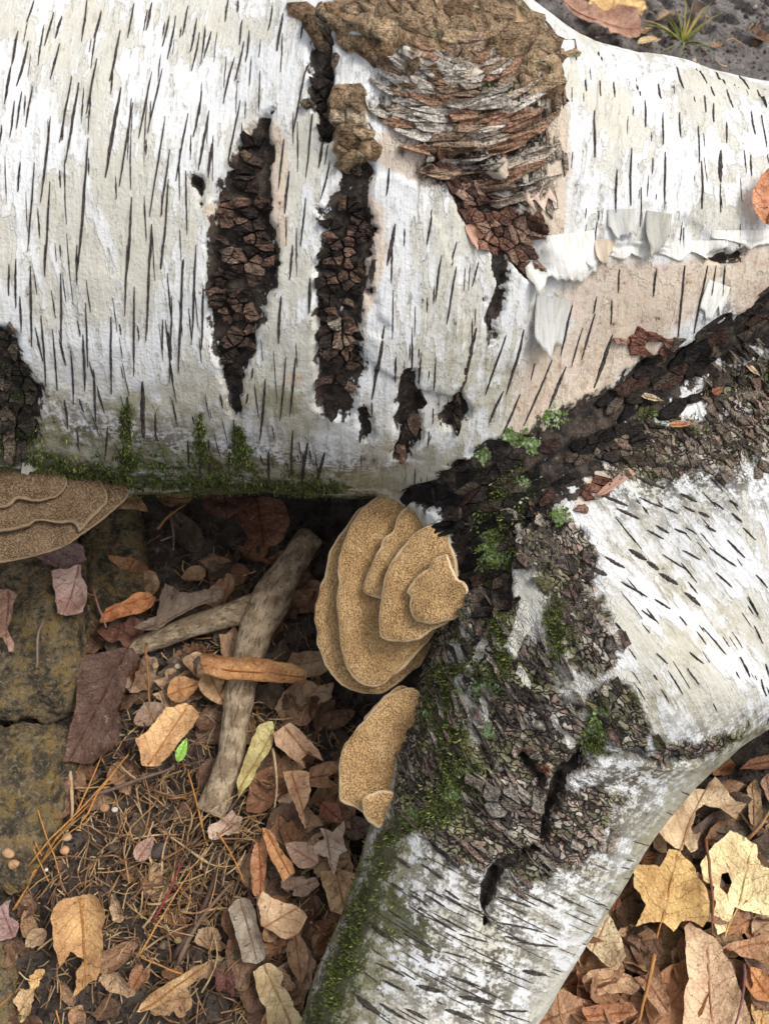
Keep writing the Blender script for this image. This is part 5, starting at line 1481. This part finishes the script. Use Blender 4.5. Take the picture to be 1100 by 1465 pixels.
def scatter(zone, n, cols, label, group, seed, smin=.5, smax=1.2, avoid=()):
    r = random.Random(seed); c = 0; tries = 0
    z = np.array(zone, float)
    while c < n and tries < n * 30:
        tries += 1
        x = r.uniform(z[:, 0].min(), z[:, 0].max()); y = r.uniform(z[:, 1].min(), z[:, 1].max())
        if not inside_poly(z, np.array([x]), np.array([y]))[0]: continue
        g = gpx(x, y, .004)
        if in_wood((g[0], g[1], .02)): continue
        k = r.randrange(len(protos)); src = protos[k]
        o = src if k not in used else src.copy()
        if k in used: COL.objects.link(o)
        used.add(k)
        s_ = r.uniform(smin, smax)
        o.scale = (s_, s_ * r.uniform(.8, 1.2), s_)
        o.rotation_euler = (r.uniform(-.4, .4), r.uniform(-.4, .4), r.uniform(0, 6.283))
        o.location = (g[0], g[1], hz(g[0], g[1]) + .003 + r.random() * .007)
        cc = r.choice(cols); col = lin(*cc); f = r.uniform(.85, 1.1)
        o.color = (col[0] * f, col[1] * f, col[2] * f, 1)
        lk = ('torn ', 'oval ', 'ragged ', 'lobed ')[k % 4]; tone = TONE.get(tuple(int(round(q)) for q in cc), 'brown')
        tag(o, label.replace('*', tone + ' ' + lk).replace('  ', ' '), 'leaf scrap', group); c += 1
BR = [(120,84,62),(150,108,78),(104,74,58),(168,124,88),(92,74,62),(176,140,108),(140,92,58)]
scatter([(820,1300),(1000,1090),(1120,1060),(1120,1480),(780,1480)], 70, BR + [(190,150,110),(170,110,64)], 'small *leaf fragment in the pile right of the limb', 'fragments in the pile right of the limb', 1, .7, 1.6)
scatter([(400,980),(480,1000),(520,1180),(500,1320),(440,1470),(330,1470),(350,1200)], 60, BR + [(180,140,112)], 'small *leaf fragment between stick and mossy limb', 'fragments between stick and limb', 2, .6, 1.3)
scatter([(100,760),(440,720),(460,900),(420,1060),(120,1060)], 46, BR, 'small *leaf fragment in the hollow under the log', 'fragments in the hollow under the log', 3, .6, 1.3)
scatter([(0,1080),(300,1080),(340,1300),(380,1470),(0,1470)], 44, BR + [(184,146,112)], 'small *leaf fragment on bare soil by the straw tangle', 'fragments on the bare soil', 4, .3, .8)
scatter([(770,0),(1100,0),(1100,90),(960,60),(800,30)], 12, BR, 'small *leaf fragment on the mud behind the log', 'fragments on the mud behind the log', 5, .4, .9)

# ------------------------------------------------------------------ needles, straws, twigs
STRAW = [(176,140,98),(150,112,76),(196,166,124),(128,98,74),(110,88,72)]
def strand(x0, y0, x1, y1, rad, srgb, name, label, cat, group=None, lift=.012, bow=.12, seed=0, lift1=None, n=9):
    r = random.Random(seed); dx, dy = x1 - x0, y1 - y0; b = r.uniform(-bow, bow)
    P = []
    for k in range(n):
        t = k / (n - 1); off = b * math.sin(math.pi * t)
        x = x0 + dx * t - dy * off; y = y0 + dy * t + dx * off
        l = lift + ((lift1 if lift1 is not None else lift) - lift) * t
        g = gpx(x, y, l); P.append((g[0], g[1], hz(g[0], g[1]) + l + .002 * math.sin(math.pi * t)))
    V, F = tube(P, np.linspace(rad, rad * .55, n), 5)
    o = mesh_obj(name, V, F, M_STRAW, None, True, {'tint': np.tile(np.array(lin(*srgb)) * r.uniform(.75, 1.15), (len(V), 1))})
    return tag(o, label, cat, group)
NEED = [(0,1062,72,1262),(4,1060,88,1250),(10,1075,62,1225),(20,1300,110,1170),(18,1302,130,1150),(40,1240,185,1080),(110,1165,150,1060),(60,1235,125,1175),(120,1175,182,1082),
        (5,820,140,852),(0,843,60,860),(265,1395,205,1370),(268,1100,290,1180),(275,1130,292,1200),(310,1190,350,1262),(0,1440,20,1420),(82,1445,88,1465),(200,1370,275,1245)]
for i, (a, b, c, d) in enumerate(NEED):
    strand(a, b, c, d, .00085, (196,140,76), 'pine_needle', ('orange-tan pine needle lying across the flat brown stone' if a < 25 and b > 1000 else 'orange-tan pine needle beside the ochre stone' if b < 900 else 'orange-tan pine needle by the maroon leaf' if a < 190 and b < 1260 else 'orange-tan pine needle on the soil past the straw tangle'), 'needle', 'orange-tan pine needles', .030 if a < 100 and b < 1300 else .022, .05, i)
for i, (x, y) in enumerate(((835,40),(1010,20),(1060,60),(900,12),(960,18),(1085,30),(1040,92),(850,60))):
    strand(x, y, x + 24 * math.cos(i * 1.7), y + 14 * math.sin(i * 1.7), .0011, (190,164,124), 'dry_grass_stem', 'short pale straw lying on the mud behind the log', 'straw', 'straws on the mud', .006, .2, 900 + i)
TW = [(62,880,52,955,.0016,(150,130,110),'short straight grey twig standing on the ochre stone',.064),(98,1098,105,1182,.0022,(196,166,128),'pale broken twig end below the maroon leaf',.018),
      (30,1160,100,1090,.0014,(104,86,80),'thin dark twig running from stone to the maroon leaf tip',.026),(130,1140,250,1095,.0020,(112,92,80),'dark slender twig leading to the tiny green leaf',.022),
      (250,1370,310,1250,.0034,(98,78,66),'thick dark dead stem in the soil beside the grey shrivelled leaf',.012),(255,1380,330,1265,.0022,(120,98,82),'thin dead stem alongside the thick dark one',.016),
      (220,1320,262,1225,.0012,(140,62,60),'red thread-like stem rising out of the soil',.022),(390,1070,393,1155,.0013,(214,190,150),'straight pale straw standing beside the tan triangular leaf',.030),
      (210,920,215,1030,.0014,(168,124,80),'upright tan stem crossing the end of the side branch',.034),(245,735,250,790,.0016,(120,100,100),'purplish-grey stalk hanging in the hollow under the log',.05),
      (225,755,268,725,.0014,(160,112,72),'tan needle-thin stalk under the mossy belly of the log',.07),(130,835,150,895,.0015,(150,112,98),'pinkish leaf stalk between ochre stone and rust-orange leaf',.05),
      (800,1380,803,1465,.0012,(186,134,88),'thin orange straw upright against the lower limb',.03),(1008,1200,1016,1335,.0014,(150,100,72),'dark red-brown leaf stalk crossing the pale yellow leaf',.046),
      (1070,1200,1110,1140,.0016,(186,140,96),'tan stalk leaning over the mauve leaf',.036),(935,1365,908,1465,.0018,(190,138,84),'tan stalk sticking up through the corner pile',.036),
      (1062,1380,1045,1470,.0013,(130,92,92),'purplish stalk lying beside the bright orange leaf',.034)]
for i, (a, b, c, d, rad, col, lb, lf) in enumerate(TW): strand(a, b, c, d, rad, col, 'twig', lb, 'twig', None, lf, .06, 50 + i)
r = random.Random(4)
for i in range(120):
    x = r.gauss(250, 62); y = r.gauss(1220, 62); an_ = r.gauss(.9, .9); L = r.uniform(30, 120)
    sc_ = r.choice(STRAW); rd_ = r.uniform(.0005, .0011)
    lb_ = f"{'long' if L > 85 else 'short' if L < 55 else 'mid-length'} {'stout' if rd_ > .0008 else 'hair-thin'} {dict(zip(STRAW, ('tan', 'brown', 'pale', 'dull brown', 'grey-brown')))[sc_]} dry stem in the straw tangle"
    strand(x - L / 2 * math.cos(an_), y + L / 2 * math.sin(an_), x + L / 2 * math.cos(an_), y - L / 2 * math.sin(an_), rd_, sc_,
           'dry_grass_stem', lb_, 'straw', 'dry stems in the straw tangle', r.uniform(.006, .024), .22, 200 + i, r.uniform(.004, .024), 7)
acc = Acc()
for i in range(2600):
    if i < 1700: x, y = r.gauss(230, 130), r.gauss(1230, 130)
    elif i < 2050: x, y = r.uniform(100, 450), r.uniform(760, 1060)
    else: x, y = r.uniform(330, 520), r.uniform(1000, 1465)
    g = gpx(x, y, .004)
    if in_wood((g[0], g[1], .01)): continue
    a_ = r.uniform(0, 6.283); L = r.uniform(.004, .024); z = hz(g[0], g[1]) + r.uniform(.002, .010)
    p0 = np.array([g[0], g[1], z]); p1 = p0 + np.array([math.cos(a_), math.sin(a_), r.uniform(-.2, .2)]) * L; p1[2] = max(p1[2], hz(p1[0], p1[1]) + .0008)
    pm = (p0 + p1) / 2 + np.array([r.uniform(-1, 1), r.uniform(-1, 1), .6]) * L * .12
    V, F = tube([p0, pm, p1], [.0005, .00055, .0003], 4)
    acc.add(V, F, np.array(lin(*r.choice(STRAW))) * r.uniform(.7, 1.35) * (1, 1.04, 1.08))
tag(acc.build('straw_litter', M_STRAW), 'fine chopped straw and root fibres strewn over the soil', None, None, 'stuff')

# soil crumbs
bm = bmesh.new(); bmesh.ops.create_icosphere(bm, subdivisions=1, radius=1)
IV = np.array([v.co for v in bm.verts]); IF = np.array([[v.index for v in f.verts] for f in bm.faces]); bm.free()
n = 5200
cx_ = np.where(rng.random(n) < .8, rng.uniform(-20, 540, n), rng.uniform(780, 1120, n)); cy_ = rng.uniform(740, 1480, n)
back = np.arange(n) < 700; cx_[back] = rng.uniform(780, 1120, 700); cy_[back] = rng.uniform(-20, 110, 700)
g = gpx(cx_, cy_, .003); ok = sdf(np.c_[g[:, :2], np.full(n, .01)]) > .0
g = g[ok]; n = len(g)
s_ = .0011 + .0026 * rng.random(n) ** 3
V = IV[None] * (1 + .35 * rng.normal(size=(n, len(IV), 1))) * s_[:, None, None] * (1, 1, .75)
g[:, 2] = height(g[:, 0], g[:, 1]) + s_ * .35
V = (V + g[:, None]).reshape(-1, 3)
F = (IF[None] + (np.arange(n) * len(IV))[:, None, None]).reshape(-1, 3)
t = np.array([(.045,.032,.025),(.03,.022,.018),(.07,.05,.038),(.11,.08,.06),(.25,.2,.15)])[rng.choice(5, n, p=[.35,.3,.22,.11,.02])]
t = np.where((g[:, 1] > .6)[:, None], t * 2.2 + .05, t)
tag(mesh_obj('soil_crumbs', V, F, M_CRUMB, None, False, {'tint': np.repeat(t, len(IV), 0)}, origin=np.zeros(3)), 'loose crumbs of dark soil', None, None, 'stuff')

# pebbles
r = random.Random(12)
PEB = [(104,1200,9,(200,172,138)),(99,1218,8,(206,160,116)),(155,1158,9,(168,132,100)),(168,1160,6,(214,206,196)),(260,1345,7,(150,130,90)),(383,1340,12,(190,140,112)),(240,1352,9,(120,104,84)),
       (34,1225,11,(196,160,120)),(42,1240,9,(190,150,112)),(233,1220,16,(84,76,72)),(72,1245,4,(226,224,216)),(28,795,12,(206,200,190)),(225,955,8,(196,168,128)),(257,955,7,(206,190,168)),(165,1215,10,(92,78,66))]
for i, (x, y, s, c) in enumerate(PEB):
    gq = gpx(x, y, .006 if x > 40 or y > 1200 else .06); sc = .00055 * s
    V = IV * (1 + .18 * np.array([[r.gauss(0, 1)] for _ in IV])) * sc * np.array([1.1, .9, .7])
    z = hz(gq[0], gq[1]) + (.014 if 60 < x else .006)
    if y < 800: z = .062
    if y > 1200 and x < 60: z = .040
    o = mesh_obj('pebble', V + (gq[0], gq[1], z), [tuple(f) for f in IF], M_CRUMB, None, True, {'tint': np.tile(lin(*c), (len(IV), 1))})
    o.modifiers.new('round', 'SUBSURF').render_levels = 2
    tag(o, 'small rounded pebble or soil bead on stone and soil by the straw', 'pebble', 'pebbles among the litter')

# grass tuft on the mud
gt = gpx(980, 48, .005); tz = hz(gt[0], gt[1])
gr = empty('grass_tuft', (gt[0], gt[1], tz))
tag(gr, 'small yellow-green grass tuft growing out of the mud behind the log', 'grass')
r = random.Random(8)
for i in range(22):
    a_ = r.uniform(0, 6.283); L = r.uniform(.03, .075); h = r.uniform(.25, .8)
    P = [np.array([gt[0], gt[1], tz - .003]) + np.array([math.cos(a_), math.sin(a_), 0]) * L * k + np.array([0, 0, 1]) * L * h * (k - .62 * k * k) * 1.5 for k in np.linspace(0, 1, 7)]
    V, F = tube(P, np.linspace(.0016, .0003, 7), 4)
    mesh_obj('blade', V, F, M_GRASS, gr, True, {'tint': np.tile(lin(*r.choice([(170,160,80),(120,136,60),(190,160,100),(150,140,70)])), (len(V), 1))})
